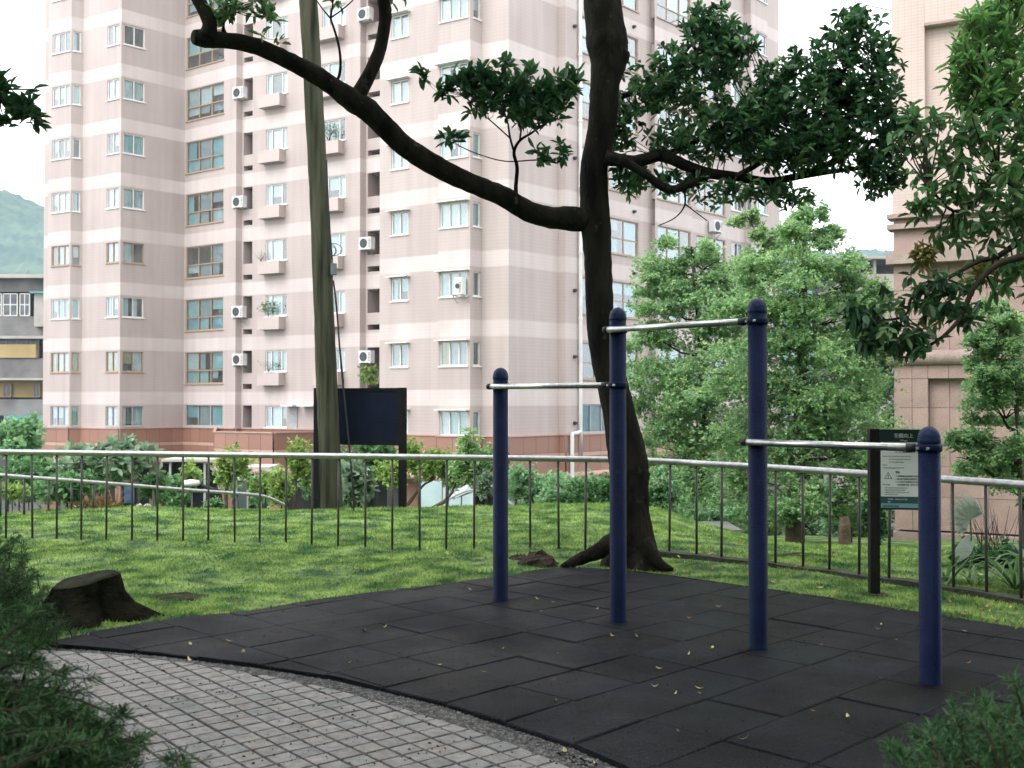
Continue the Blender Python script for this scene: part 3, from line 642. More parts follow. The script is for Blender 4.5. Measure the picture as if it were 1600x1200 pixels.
# plants on planters
def sprig(name, label, cat, loc, n, r, h, leaf, mt, group=None, droop=0.0, stems=7):
    t = thing(name, label, cat, loc, group); V = []; st = MB()
    for i in range(stems):
        a = random.uniform(0, 6.28); rr = random.uniform(0.2, 1)*r; tip = Vector((math.cos(a)*rr, math.sin(a)*rr*0.7, h*random.uniform(.5,1)))
        st.tube([(0,0,0), tip*0.5+Vector((0,0,h*.1)), tip], [0.012, 0.008, 0.004], 4)
    st.build('stems', G['twig'], t)
    C = np.stack([rng.normal(0, r*0.45, n), rng.normal(0, r*0.35, n), h*(0.25+0.75*rng.random(n))-droop*rng.random(n)], 1)
    link('foliage', leaf_mesh('foliage', C, rdir(n, 0.3), leaf, leaf*0.5), t, G[mt]); return t
# ------------------------------------------------------------------ leaves
def rdir(n, up=0.0, flat=1.0):
    d = rng.normal(0, 1, (n, 3)); d[:,2] = d[:,2]*flat+up; return d/np.linalg.norm(d, axis=1, keepdims=True)
def leaf_mesh(name, P, D, ln, wd, fold=0.25, droop=0.2, Nrm=None):
    """leaves of two folded quads each: base points P, directions D"""
    n = len(P); ln = np.broadcast_to(np.asarray(ln, float), (n,))*rng.uniform(.7, 1.2, n); wd = np.broadcast_to(np.asarray(wd, float), (n,))*rng.uniform(.75, 1.2, n)
    up = rng.normal(0, 0.45, (n, 3))+[0, 0, 1.0] if Nrm is None else Nrm
    S_ = np.cross(D, up); S_ /= np.maximum(np.linalg.norm(S_, axis=1, keepdims=True), 1e-6); U = np.cross(S_, D)
    L_ = ln[:,None]; W_ = wd[:,None]/2
    base = P; tip = P+D*L_-U*L_*droop
    r1 = P+D*L_*0.36+S_*W_*.9+U*W_*fold; r2 = P+D*L_*0.74+S_*W_*0.92+U*(W_*fold-L_*droop*0.4)
    l1 = P+D*L_*0.36-S_*W_*.9+U*W_*fold; l2 = P+D*L_*0.74-S_*W_*0.92+U*(W_*fold-L_*droop*0.4)
    V = np.stack([base, r1, r2, tip, l2, l1], 1).reshape(-1, 3); b = np.arange(n)*6
    Q = np.concatenate([np.stack([b, b+1, b+2, b+3], 1), np.stack([b, b+3, b+4, b+5], 1)], 0)
    return nmesh(name, V, Q)
def ell(n, items, shell=0.5):           # points spread through ellipsoids: items (centre, radii, weight)
    w_ = np.array([it[2] for it in items], float); ix = rng.choice(len(items), n, p=w_/w_.sum())
    d = rdir(n); r = rng.random(n)**(1/(3-1.5*(1-shell)))
    c = np.array([list(it[0]) for it in items])[ix]; R = np.array([list(it[1]) for it in items])[ix]
    return c+d*R*r[:,None]
def whorls(C, m, spread=0.9, up=0.35):  # m leaves radiating from each twig end
    n = len(C); P = np.repeat(C, m, 0)+rng.normal(0, 0.012, (n*m, 3)); ax = rdir(n, up+0.3); A = np.repeat(ax, m, 0)
    D = A*0.45+rdir(n*m, up)*spread; D /= np.linalg.norm(D, axis=1, keepdims=True); return P, D
def twigs(C, skel, r0=0.004, r1=0.009, frac=1.0, maxlen=1.2):   # thin shoots from the branches to the twig ends
    sk = np.array([list(p) for p in skel]); V = []; Q = []; b = 0
    for c in C:
        if random.random() > frac: continue
        d = sk-c; d2 = (d*d).sum(1); j = int(np.argmin(d2)); a = sk[j]; L_ = math.sqrt(d2[j])
        if L_ > maxlen: a = c+(a-c)*maxlen/L_
        mid = (a+c)/2+rng.normal(0, 0.06, 3)*min(1, L_)-np.array([0, 0, 0.05*L_])
        for t_, p, r in ((0, a, r1), (1, mid, (r0+r1)/2), (2, c, r0)):
            V += [p+[r, 0, 0], p+[-r*.5, r*.87, 0], p+[-r*.5, -r*.87, r*.3]]
        for l in (0, 3):
            for k in range(3): Q.append((b+l+k, b+l+(k+1)%3, b+l+3+(k+1)%3, b+l+3+k))
        b += 9
    return nmesh('twigs', np.array(V), np.array(Q))
sA = sg['A6A7']
def on(seg, px, z, off): return Vector(seg.P(seg.x(px), off, z))
sprig('window_plant', 'green bushy plant in the planter left of the wooden pole, fourth window up', 'plant', on(sA, 424, 6.0, -0.25), 120, 0.5, 0.8, 0.16, 'leafmid')
sprig('window_plant', 'sparse reddish plant in the lowest planter left of the wooden pole', 'plant', on(sA, 424, 3.0, -0.25), 60, 0.6, 0.55, 0.10, 'leafgrey')
sprig('window_plant', 'pale wispy plant in the planter just left of the wooden pole, fourth planter up', 'plant', on(sA, 412, 12.0-3, -0.25), 30, 0.4, 0.5, 0.10, 'leafgrey')
sprig('window_plant', 'tall green plant in the planter right of the wooden pole, behind the dark limb', 'plant', on(sA, 518, 15.0, -0.25), 130, 0.6, 0.9, 0.14, 'leafgrey')
sprig('hanging_plant', 'lush lime green plant hanging from the tower shaft under an air conditioner', 'plant', on(s8, 582, 2.1, -0.25), 320, 0.55, 1.1, 0.2, 'leaflime')
# ------------------------------------------------------------------ right-hand granite building
DB = 21.0
rb0 = at(1397, 625, DB); ul = Vector(((-2360-800)/F, 1.0)); ul.normalize(); ur = -ul      # facade runs towards the camera to the right
bld = thing('granite_building', 'pink granite clad building corner with ledges at the right edge', 'building', (rb0.x, rb0.y, -2.6)); BO = Vector((rb0.x, rb0.y, -2.6))
sB = Seg(Vector((rb0.x, rb0.y)), Vector((rb0.x, rb0.y))+ur*6.5)
class SegB(Seg):
    def W(s, u, v, z): return Vector(s.P(u, v, z))-BO
sB.__class__ = SegB
def bz(y): return at(1397, y, DB).z
def bu(px): return sB.x(px)
G['gpanel'] = mat('flamed pink granite', (0.345, 0.242, 0.212), (0.44, 0.325, 0.285), 0.6, 2.3, 0.08, 90, orand=0.06, detail=8, speck=(75, (0.20, 0.14, 0.12), 0.53))
G['gledge'] = mat('granite ledge', (0.30, 0.235, 0.205), (0.38, 0.30, 0.265), 0.6, 5, 0.2, 60, speck=(75, (0.19, 0.14, 0.12), 0.54))
G['tileu'] = lines_on(mat('cream tile', (0.47, 0.375, 0.335), (0.53, 0.43, 0.385), 0.6, 1.2), 0.062, w=0.12, k=0.80, pitch2=0.118)
G['gjoint'] = mat('granite joint', (0.10, 0.075, 0.065), None, 0.9)
body = MB()
def Bq(u0, u1, v, z0, z1, m=0): body.add([sB.P(u0,v,z0)]+[sB.P(u1,v,z0)]+[sB.P(u1,v,z1)]+[sB.P(u0,v,z1)], [(0,1,2,3)], m)
uL, uR = 0.0, 6.5; uP1 = bu(1450); uP0 = bu(1447)
zt = bz(336); z414 = bz(414); z548 = bz(548); z571 = bz(571); z827 = bz(827); z588 = bz(590); z46 = bz(48)
def bblock(nm, u0, u1, v0, v1, z0, z1, mt, bev=0): 
    m_ = MB(); m_.box((0,0,0),(u1-u0, v1-v0, z1-z0)); o = m_.build(nm, mt, bld); o.location = sB.W(u0, v0, z0); o.rotation_euler = (0,0,sB.rz); return o
# backing mass
bblock('backing', 0.05, uR, 0.24, 6.0, -2.6, 16, G['gjoint'])
# upper tiled wall: pier, lintel, recessed field
bblock('tiled_pier', -0.02, uP0, 0.04, 5.9, zt, 15.9, G['tileu'])
bblock('tiled_lintel', uP0, uR, 0.04, 0.24, z46, 15.9, G['tileu'])
bblock('tiled_recess', uP0, uR, 0.20, 0.235, zt, z46, G['tileu'])
bblock('lintel_trim', uP0, uR, 0.0, 0.04, z46, z46+0.05, G['gledge'])
# ledges
for y0, y1, pr in ((343, 336, 0.14), (360, 352, 0.14), (414, 397, 0.16)):
    bblock('ledge', -pr*0.7, uR, -pr, 0.3, bz(y0), bz(y1), G['gledge'])
bblock('frieze_panel', 0, uR, 0.0, 0.24, bz(352)+.003, bz(343)-.003, G['gpanel'])
for i in range(9):
    w_ = 0.72; bblock('granite_panel', i*w_+0.004, (i+1)*w_-0.004, 0.0, 0.235, bz(397)+.004, bz(360)-.004, G['gpanel'])
# granite slab courses
def course(z0, z1, recess):
    us = [0, bu(1425), uP1] 
    for a, b in zip(us, us[1:]): bblock('granite_panel', a+.004, b-.004, 0.0, 0.235, z0+.004, z1-.004, G['gpanel'])
    a = uP1; i = 0
    while a < uR-0.1:
        b = a+(0.36 if i == 0 else 0.66); bblock('granite_panel', a+.004, min(b, uR)-.004, 0.17 if recess else 0.0, 0.236, z0+.004, z1-.004, G['gpanel']); a = b; i += 1
ysA = [414, 455, 500, 548]
for y1, y0 in zip(ysA, ysA[1:]): course(bz(y0), bz(y1), True)
ysB = [571, 592, 637, 682, 728, 775, 827]
for i, (y1, y0) in enumerate(zip(ysB, ysB[1:])): course(bz(y0), bz(y1), i > 0)
m_ = MB(); m_.tube([(-0.12,0,0),(uR,0,0)], (z548-z571)/2, 16); o = m_.build('rounded_moulding', G['gledge'], bld, True); o.location = sB.W(0, 0.0, (z548+z571)/2); o.rotation_euler = (0,0,sB.rz)
a = 0; 
for i in range(9): bblock('plinth_block', i*0.75-0.02, (i+1)*0.75-0.03, -0.07, 0.235, -2.6, z827-0.035, G['gledge'])
# ------------------------------------------------------------------ old grey block at the left
old = thing('old_apartment_block', 'old stained grey concrete apartment block at the left edge', 'building', (-40, 79, -5.15)); OO = Vector((-40, 79, -5.15))
G['conc'] = mat('stained concrete', (0.10, 0.10, 0.098), (0.23, 0.225, 0.22), 0.95, 0.45, 0.2, 4, detail=10); G['concl'] = mat('pale slab edge', (0.33, 0.32, 0.29), (0.42, 0.41, 0.38), 0.9, 1); G['yellowwall'] = mat('yellowed wall', (0.42, 0.33, 0.17), (0.34, 0.26, 0.12), 0.9, 0.5); G['awn'] = mat('teal awning', (0.10, 0.27, 0.28), (0.14, 0.33, 0.33), 0.7, 2)
G['darkglass'] = mat('old window glass', (0.05, 0.06, 0.07), (0.14, 0.16, 0.17), 0.2, 1.5, spec=0.5)
def ob(nm, x0, y0, x1, y1, d0, d1, mt, par=old, O=OO, lab=None):
    a = at(x0, y1, d0); b = at(x1, y0, d0); m_ = MB(); m_.box((a.x-O.x, d0-O.y, a.z-O.z), (b.x-O.x, d1-O.y, b.z-O.z)); o = m_.build(nm, mt, par)
    if lab: o['label'] = lab
    return o
ob('rear_wall', -160, 434, 84, 770, 80.5, 88, G['conc'])
ob('roof_slab', -160, 428, 88, 434, 78.6, 88, G['concl']); ob('parapet_wall', -160, 434.3, 84, 456, 79.4, 80.4, G['conc'])
ob('balcony_wall', -160, 494, 84, 524, 79, 79.3, G['conc']); ob('slab_edge', -160, 524.3, 84, 529, 78.7, 80.4, G['concl'])
ob('balcony_wall', -160, 560, 84, 590, 79, 79.3, G['conc']); ob('slab_edge', -160, 590.3, 84, 594, 78.7, 80.4, G['concl'])
ob('yellow_wall', -160, 595, 84, 621, 80.1, 80.4, G['yellowwall']); ob('tarpaulin', -30, 538, 56, 559, 78.9, 79.3, G['yellowwall'])
ob('balcony_wall', -160, 624, 84, 649, 79, 79.3, G['conc'], lab=None); ob('awning', 6, 649.5, 84, 656, 78.0, 79.6, G['awn'])
ob('window_box', 53, 458, 80, 510, 78.6, 79.4, G['concl']); ob('box_awning', 46, 455, 82, 458, 78.3, 79.5, G['awn'])
def owin(x0, y0, x1, y1, d, n, nr=2, par=old, O=OO, fm='fr_white'):
    a = at(x0, y1, d); b = at(x1, y0, d); m_ = MB(); w_ = b.x-a.x; h_ = b.z-a.z; t_ = 0.07
    for i in range(n+1): m_.box((w_*i/n-t_/2, 0, 0), (w_*i/n+t_/2, 0.1, h_))
    for j in range(nr+1): m_.box((0, 0.004, h_*j/nr-t_/2), (w_, 0.096, h_*j/nr+t_/2))
    o = m_.build('window', G[fm], par); o.location = (a.x-O.x, d-O.y, a.z-O.z)
    for i in range(n):
        for j in range(nr):
            p = MB(); p.box((w_*i/n+t_/2, .03, h_*j/nr+t_/2), (w_*(i+1)/n-t_/2, .05, h_*(j+1)/nr-t_/2)); p.build('pane', G['darkglass'], o)
for x0 in (-100, -60, -20, 5, 31): owin(x0, 459, x0+(22 if x0 < 31 else 15), 493, 79.5, 2, 2)
owin(-40, 530, 60, 558, 80.0, 6, 1, fm='fr_grey'); owin(5, 600, 17, 620, 79.9, 2, 1, fm='fr_bronze'); owin(52, 600, 62, 620, 79.9, 2, 1, fm='fr_bronze')
owin(12, 657, 64, 684, 79.3, 3, 2)
# school-like block far right
sch = thing('distant_block', 'distant pale concrete block with open gallery seen between the tower and the granite building', 'building', (28, 75, -5.15)); SO = Vector((28, 75, -5.15))
G['schw'] = mat('school wall', (0.32, 0.29, 0.26), (0.40, 0.36, 0.33), 0.9, 0.5); G['schb'] = mat('blue shade glass', (0.10, 0.16, 0.20), (0.15, 0.22, 0.27), 0.3, 1)
ob('roof', 1300, 400, 1480, 404, 74, 84, G['concl'], sch, SO); ob('rear_wall', 1306, 404, 1480, 760, 78, 84, G['conc'], sch, SO)
ob('gallery_parapet', 1306, 428, 1480, 450, 74.6, 75, G['schw'], sch, SO); ob('floor_slab', 1300, 450.3, 1480, 454, 74.2, 77.9, G['concl'], sch, SO)
for x in (1330, 1365, 1400): ob('column', x, 404.3, x+4, 427.7, 74.7, 75.1, G['concl'], sch, SO)
ob('lower_wall', 1306, 486, 1480, 760, 75, 77.9, G['schw'], sch, SO); ob('lower_glazing', 1306, 455, 1480, 485.6, 75.6, 75.8, G['schb'], sch, SO)
for x in (1372, 1385): ob('window', x, 470, x+8, 484, 75.3, 75.55, G['darkglass'], sch, SO)
# ------------------------------------------------------------------ fence
fpx = [(-160,846.3,704),(14,846.3,706.5),(300,851,710),(600,857,713.5),(880,861.5,717),(985,864,719),(1063,868.5,722.5),(1104,873,725),(1180,881,729),(1250,890,733.5),(1340,902,739.5),(1430,914,745.5),(1500,925,750.5),(1600,941,757.5),(1700,962,766)]
base = [gd(x, y, -0.03) for x, y, _ in fpx]; rail = [at(x, r, b.y) for (x, y, r), b in zip(fpx, base)]
fence = thing('railing_fence', 'long low metal railing with pale top rail curving across the lawn', 'fence', base[3])
bp_, _ = smooth_path(base, [0]*len(base), 6); rp_, rr_ = smooth_path(rail, [0.031]*len(rail), 6)
FO = base[3]
m_ = MB(); m_.tube([Vector(p)-FO for p in rp_], rr_, 10); m_.build('top_rail', G['rail'], fence, True)
cum = [0]
for p, q in zip(bp_, bp_[1:]): cum.append(cum[-1]+math.hypot(q[0]-p[0], q[1]-p[1]))
def along(P, s):
    i = max(0, min(len(cum)-2, int(np.searchsorted(cum, s))-1)); t = (s-cum[i])/(cum[i+1]-cum[i]); return Vector(P[i])*(1-t)+Vector(P[i+1])*t
anchor = cum[6]*1.0; x10 = gd(10, 846.3, -0.03)
s0 = cum[6]-0.028; k = -int(s0/0.2845)
bal = []
while s0+k*0.2845 < cum[-1]-0.05:
    s = s0+k*0.2845; k += 1
    if s < 0: continue
    a = along(bp_, s); b = along(rp_, s); a = a+Vector((random.uniform(-.012,.012), random.uniform(-.01,.01), -0.05))
    m_ = MB(); m_.tube([a-FO, b-FO-Vector((0,0,.02))], 0.0125, 6); m_.build('baluster', G['baluster'], fence, True)
kb = [p for p in bp_ if p[0] > 1.35]
V = []; Fc = []
for i, p in enumerate(kb):
    q = kb[min(i+1, len(kb)-1)]; o_ = kb[max(i-1, 0)]; t = Vector((q[0]-o_[0], q[1]-o_[1])).normalized(); n_ = Vector((-t.y, t.x))*0.055
    z = 0.0+0.004*math.sin(i*0.8)
    V += [(p[0]-n_.x, p[1]-n_.y, -0.25), (p[0]-n_.x, p[1]-n_.y, z), (p[0]+n_.x, p[1]+n_.y, z+.004), (p[0]+n_.x, p[1]+n_.y, -0.25)]
for i in range(len(kb)-1):
    for k in range(3): b = 4*i; Fc.append((b+k, b+4+k, b+5+k, b+1+k))
tag(link('kerb', pmesh('kerb', V, Fc), None, G['kerb']), kind='structure')
# lower handrail of the path that drops away behind the lawn, far left
hp = [(-140,732,13.6),(0,742.5,14.2),(160,754.5,15.4),(300,766,16.6),(400,773.5,17.6),(432,783,17.9),(446,790,18.0)]
hr = thing('stair_handrail', 'pale metal handrail sloping down behind the lawn at the left', 'handrail', at(38, 800, 14.4)); HO = hr.location.copy()
pts = [at(*p) for p in hp]; pp, pr = smooth_path(pts, [0.026]*len(pts), 4); m_ = MB(); m_.tube([Vector(p)-HO for p in pp], pr, 8); m_.build('rail', G['rail'], hr, True)
for px in (-60, -30, 1, 38, 76, 112, 146, 190, 240, 300, 370):
    d = np.interp(px, [p[0] for p in hp], [p[2] for p in hp]); y = np.interp(px, [p[0] for p in hp], [p[1] for p in hp]); a = at(px, y, d); zb = min(terrain(a.x, a.y), a.z-0.3)-0.1
    m_ = MB(); m_.tube([(a.x-HO.x, a.y-HO.y, zb-HO.z), (a.x-HO.x, a.y-HO.y, a.z-HO.z-.02)], 0.016, 6); m_.build('baluster', G['baluster'], hr, True)
# ------------------------------------------------------------------ pull-up bars
posts = [(782,937,575),(966,970,481),(1185,1013,467),(1454,1067,667)]
PB = [gd(x, y) for x, y, _ in posts]; PT = [at(x, t, b.y).z for (x, _, t), b in zip(posts, PB)]
bars = thing('pull_up_bars', 'four navy blue posts of rising heights joined by three steel pull up bars', 'pull-up bars', PB[1]); QO = PB[1]
R_ = 0.057
for b, zt_ in zip(PB, PT):
    V, Fc = lathe([(R_+.004, -0.06), (R_+.004, 0.004), (R_, 0.012), (R_, zt_-0.085)], 28); o = link('post', pmesh('post', V, Fc, smooth=True), bars, G['bluepost']); o.location = b-QO
    pr = [(R_, -0.002)]+[(R_+.002, 0), (R_+.0028, 0.010), (R_+.0028, 0.018), (R_+.001, 0.024)]+[((R_+.001)*math.cos(a), 0.026+0.062*math.sin(a)) for a in [i*math.pi/2/8 for i in range(8)]]+[(0.002, 0.088)]
    V, Fc = lathe(pr, 28); c = link('cap', pmesh('cap', V, Fc, smooth=True), o, G['bluecap']); c.location = (0, 0, zt_-0.085)
dirb = (PB[3]-PB[0]).normalized(); nrm = Vector((-dirb.y, dirb.x, 0)); nrm = nrm if nrm.y < 0 else -nrm
def collar(p, z):
    V, Fc = lathe([(R_+.001,-.022),(R_+.007,-.017),(R_+.010,-.011),(R_+.010,.011),(R_+.007,.017),(R_+.001,.022)], 28); o = link('collar', pmesh('collar', V, Fc, smooth=True), bars, G['bluepost']); o.location = p-QO+Vector((0,0,z))
    m_ = MB()
    for s_ in (-1, 1): q = nrm*(R_+.012)+dirb*0.028*s_; m_.tube([q, q+nrm*0.012], 0.008, 8)
    m_.build('bolt', G['steel'], o)
zb = [at(782,600,PB[0].y).z, at(966,513,PB[1].y).z, at(1185,692,PB[2].y).z]; ze = [at(966,606.5,PB[1].y).z, at(1185,505,PB[2].y).z, at(1454,698.5,PB[3].y).z]
for i in range(3):
    z0, z1 = zb[i], ze[i]; zz = (z0+z1)/2
    a = PB[i]+nrm*(R_+.012)-dirb*0.085+Vector((0,0,zz)); a2 = PB[i]+nrm*(R_+.012)+Vector((0,0,zz)); b2 = PB[i+1]-dirb*(R_+.09)+nrm*0.035+Vector((0,0,zz)); b3 = PB[i+1]-dirb*(R_+.01)+nrm*0.02+Vector((0,0,zz))
    collar(PB[i], zz); collar(PB[i+1], zz)
    m_ = MB(); m_.tube([a2-QO-dirb*.035, b2-QO+dirb*.04], 0.0205, 16); o = m_.build('bar', G['steel'], bars, True)
    m_ = MB(); pth = [a-QO+dirb*.012, a-QO+dirb*.022, a2-QO-dirb*.03]; m_.tube(pth, [0.012, 0.0225, 0.0225], 12); m_.tube([b2-QO+dirb*.035, b3-QO], [0.0225, 0.0235], 12); m_.build('sleeve', G['sleeve'], o, True)
# ------------------------------------------------------------------ sign
sp = gd(1366, 931, -0.03); sgn = thing('exercise_sign', 'green and white pull up instruction sign on a dark post', 'sign', sp)
ztop = at(1366, 670, sp.y).z-sp.z; mpx = F/sp.y
G['signgreen'] = mat('sign green', (0.012, 0.032, 0.030), (0.015, 0.036, 0.033), 0.45, 3); G['signwhite'] = mat('sign white', (0.74, 0.78, 0.77), (0.78, 0.81, 0.80), 0.5, 3); G['signteal'] = mat('sign teal', (0.035, 0.11, 0.10), None, 0.5); G['signcyan'] = mat('sign cyan', (0.20, 0.36, 0.42), None, 0.5)
G['ink'] = mat('print ink', (0.035, 0.045, 0.045), None, 0.6); G['inkw'] = mat('white print', (0.62, 0.64, 0.63), None, 0.5); G['signpost'] = mat('sign post', (0.012, 0.012, 0.012), (0.02, 0.019, 0.018), 0.5, 10, spec=.15)
m_ = MB(); m_.box((-0.037,-0.03,-0.1),(0.037,0.035,ztop)); m_.build('post', G['signpost'], sgn)
SA = math.radians(-9); brd = MB(); bw = 0.36; zA = at(1400, 793, sp.y).z-sp.z; zH = ztop-0.004
brd.box((0,-0.012,zA-0.012),(bw,0.012,zH)); brd_o = brd.build('board', G['signgreen'], sgn); brd_o.location = (0.038,-0.02,0); brd_o.rotation_euler = (0,0,SA)
def strip(nm, x0, x1, z0, z1, mt, y=-0.0165):
    m_ = MB(); m_.box((x0,y,z0),(x1,-0.0125,z1)); return m_.build(nm, mt, brd_o)
def zy(y): return at(1400, y, sp.y).z-sp.z
xl, xr = 0.008, bw-0.008
strip('white_field', xl, xr, zy(775), zy(690.5), G['signwhite']); strip('teal_field', xl, xr, zy(785), zy(775.4), G['signteal']); strip('cyan_field', xl, xr, zy(792.5), zy(785.4), G['signcyan'])
def text(s, x, z, size, mt, align='LEFT'):
    cu = bpy.data.curves.new('lettering', 'FONT'); cu.body = s; cu.size = size; cu.align_x = align; cu.extrude = 0.0006; cu.offset = size*0.018; cu.resolution_u = 2
    t_ = bpy.data.objects.new('tmp', cu); COL.objects.link(t_); bpy.context.view_layer.update()
    me = bpy.data.meshes.new_from_object(t_.evaluated_get(bpy.context.evaluated_depsgraph_get())); bpy.data.objects.remove(t_)
    me.materials.clear(); o = link('lettering', me, brd_o, mt); o.location = (x, -0.0178, z); o.rotation_euler = (math.radians(90), 0, 0); return o
hc = (xl+xr)/2; hh = zy(671)-zy(690)
text('引體向上', hc, zy(683), 0.036, G['inkw'], 'CENTER'); text('Pull-ups', hc, zy(688.8), 0.018, G['inkw'], 'CENTER')
y_ = [(700.5, '【引體】', .016, 0.008), (702, '功能：', .013, .11), (706.5, '方　法：手握單槓身體上拉', .0125, .11),
      (713, 'Method: Use the shoulder-up and pull until chin is', .0105, .015), (717.5, 'above the bar, then lower the body to', .0105, .06), (722, 'the initial position. Repeat.', .0105, .06), (726.5, 'Benefit:', .0105, .015), (731, 'Strengthens the upper body and back.', .0105, .015),
      (738.5, '警告', .017, .11), (744, '1. 使用前請先詳細閱讀使用說明', .0125, .11), (748.5, '2. 請依個人身體狀況適度使用', .0125, .11), (753, '3. 十二歲以下兒童請由成人陪同', .0125, .11), (757.5, '　使用如感到不適，請停止使用', .0125, .11),
      (757, 'Warning!', .014, .015), (762, 'Please read the instructions before use.', .0105, .03), (765.5, 'Please exercise according to ability.', .0105, .03), (769, 'Children under 12 should be with an adult.', .0105, .03), (772.5, 'Stop if you feel unwell.', .0105, .03)]
for y, s, sz, x in y_: text(s, xl+x, zy(y), sz, G['ink'])
text('管理單位：公園路燈工程管理處', xl+.05, zy(780), .0105, G['inkw']); text('電話：', xl+.05, zy(784), .0105, G['inkw']); text('臺北市政府 公園處', xl+.02, zy(791), .014, G['signteal'])
tri = MB(); t0 = (xl+.055, zy(744)); rr = .036
def tripts(r): return [(t0[0]+r*math.sin(a), t0[1]+r*math.cos(a)) for a in (0, 2.0944, 4.18879)]
o3, i3 = tripts(rr), tripts(rr*.78)
for k in range(3): j = (k+1)%3; tri.add([(o3[k][0],-.0175,o3[k][1]),(o3[j][0],-.0175,o3[j][1]),(i3[j][0],-.0175,i3[j][1]),(i3[k][0],-.0175,i3[k][1])], [(3,2,1,0)])
tri.box((t0[0]-.003,-.0178,t0[1]-.004),(t0[0]+.003,-.0172,t0[1]+.016)); tri.box((t0[0]-.003,-.0178,t0[1]-.0115),(t0[0]+.003,-.0172,t0[1]-.0065)); tri.build('warning_triangle', G['ink'], brd_o)
cl = MB(); V, Fc = lathe([(0.16, -0.06), (0.15, 0.0), (0.09, 0.02), (0.02, 0.022)], 14)
o = link('footing', pmesh('footing', [(v[0]*random.uniform(.9,1.15), v[1]*random.uniform(.9,1.1), v[2]) for v in V], Fc, smooth=True), sgn, G['soil'])
# ------------------------------------------------------------------ notice board seen from behind
n0 = at(496, 786, 15.75); n1 = at(629, 791, 15.25); nb = thing('notice_board', 'large dark navy board on two black posts, seen from behind at the lawn edge', 'notice board', (n0+n1)/2)
NO = nb.location.copy(); NO.z = -0.03; nb.location = NO; vec = Vector((n1.x-n0.x, n1.y-n0.y)); L_ = vec.length; rz = math.atan2(vec.y, vec.x); nb.rotation_euler = (0,0,rz); ztp = at(560,606,15.5).z-NO.z; zbt = at(560,695,15.5).z-NO.z
for s_ in (-1, 1): m_ = MB(); m_.box((s_*L_/2-.047,-.035,-.6),(s_*L_/2+.047,.035,ztp)); m_.build('post', G['black'], nb)
m_ = MB(); m_.box((-L_/2+.047,-.02,zbt),(L_/2-.047,.02,ztp-.003)); p_ = m_.build('panel', G['navyboard'], nb)
m_ = MB(); m_.box((-L_/2+.047,-.03,ztp-.05),(L_/2-.047,-.021,ztp-.004)); m_.box((-L_/2+.047,-.03,zbt),(L_/2-.047,-.021,zbt+.045)); m_.build('panel_frame', G['black'], nb)
# ------------------------------------------------------------------ wooden pole
up = thing('utility_pole', 'leaning mossy wooden utility pole behind the railing', 'utility pole', gd(518, 797, -0.03)); UO = up.location.copy(); dU = UO.y
cpx = [(518,800,19.5),(517,760,18.6),(513,650,17.8),(509,560,17.3),(505,450,16.6),(500,340,16.2),(494,220,15.7),(488,110,15.3),(481,-10,15.0),(470,-180,14.5)]
pts = [at(x, y, dU)-UO for x, y, _ in cpx]; rr = [.93*w_*dU/F for *_, w_ in cpx]; pp, pr = smooth_path(pts, rr, 5)
V, Fc = tube_geo(pp, pr, 20, True, 0.045, 3); link('shaft', pmesh('shaft', V, Fc, smooth=True), up, G['wood'])
q = at(521.5, 420, dU-.1)-UO; m_ = MB(); m_.box((q.x-.035,q.y-.06,q.z-.085),(q.x+.04,q.y+.03,q.z+.07)); m_.tube([(q.x-.02,q.y,q.z+.07),(q.x-.02,q.y,q.z+.14)],.012,6); m_.build('junction_box', G['greybox'], up)
cab = [at(x, y, dU-.17)-UO for x, y in ((510,250),(514,340),(517,380),(519,405))]; pp, pr = smooth_path(cab, [.012]*4, 4); m_ = MB(); m_.tube(pp, pr, 6)
for sgx, r0 in ((1, 7), (1.6, 10), (.6, 9)):
    lp = [at(519+sgx*r0*math.sin(a)*1.0, 398-r0*.8+r0*math.cos(a), dU-.17)-UO for a in [i*.55 for i in range(11)]]; m_.tube(lp, .005, 5)
m_.build('cable_loop', G['cable'], up)
gc = thing('guy_cable', 'thin black cable hanging down beside the wooden pole to the grass', 'cable', gd(553, 800, -0.03)); GO = gc.location.copy()
pts = [at(x, y, dU-.25-.02*i) - GO for i, (x, y) in enumerate(((521,440),(526,480),(532,560),(540,640),(546,700),(551,755),(553,803)))]; pp, pr = smooth_path(pts, [.013]*7, 4); m_ = MB(); m_.tube(pp, pr, 6); m_.build('wire', G['cable'], gc)
pts = [at(x, y, dU-.28) - GO for x, y in ((521,438),(529,520),(537,600))]; pp, pr = smooth_path(pts, [.008]*3, 4); m_ = MB(); m_.tube(pp, pr, 5); m_.build('thin_wire', G['cable'], gc)
m_ = MB(); c_ = at(551.5, 787, dU-.36)-GO
m_.tube([c_+Vector((.035*math.sin(a),0,.06*math.cos(a))) for a in [i*math.pi/6 for i in range(13)]], .010, 6); m_.build('turnbuckle', G['cable'], gc)
ow = [at(x, y, d) for x, y, d in ((1230,-22,60),(1320,0,45),(1400,18,36),(1500,35,29),(1600,51,24),(1760,78,19))]; pp, pr = smooth_path(ow, [.02]*6, 4); m_ = MB(); m_.tube(pp, pr, 5); tag(m_.build('overhead_wire', G['cable']), 'thin dark wire crossing the sky at the upper right', 'wire')
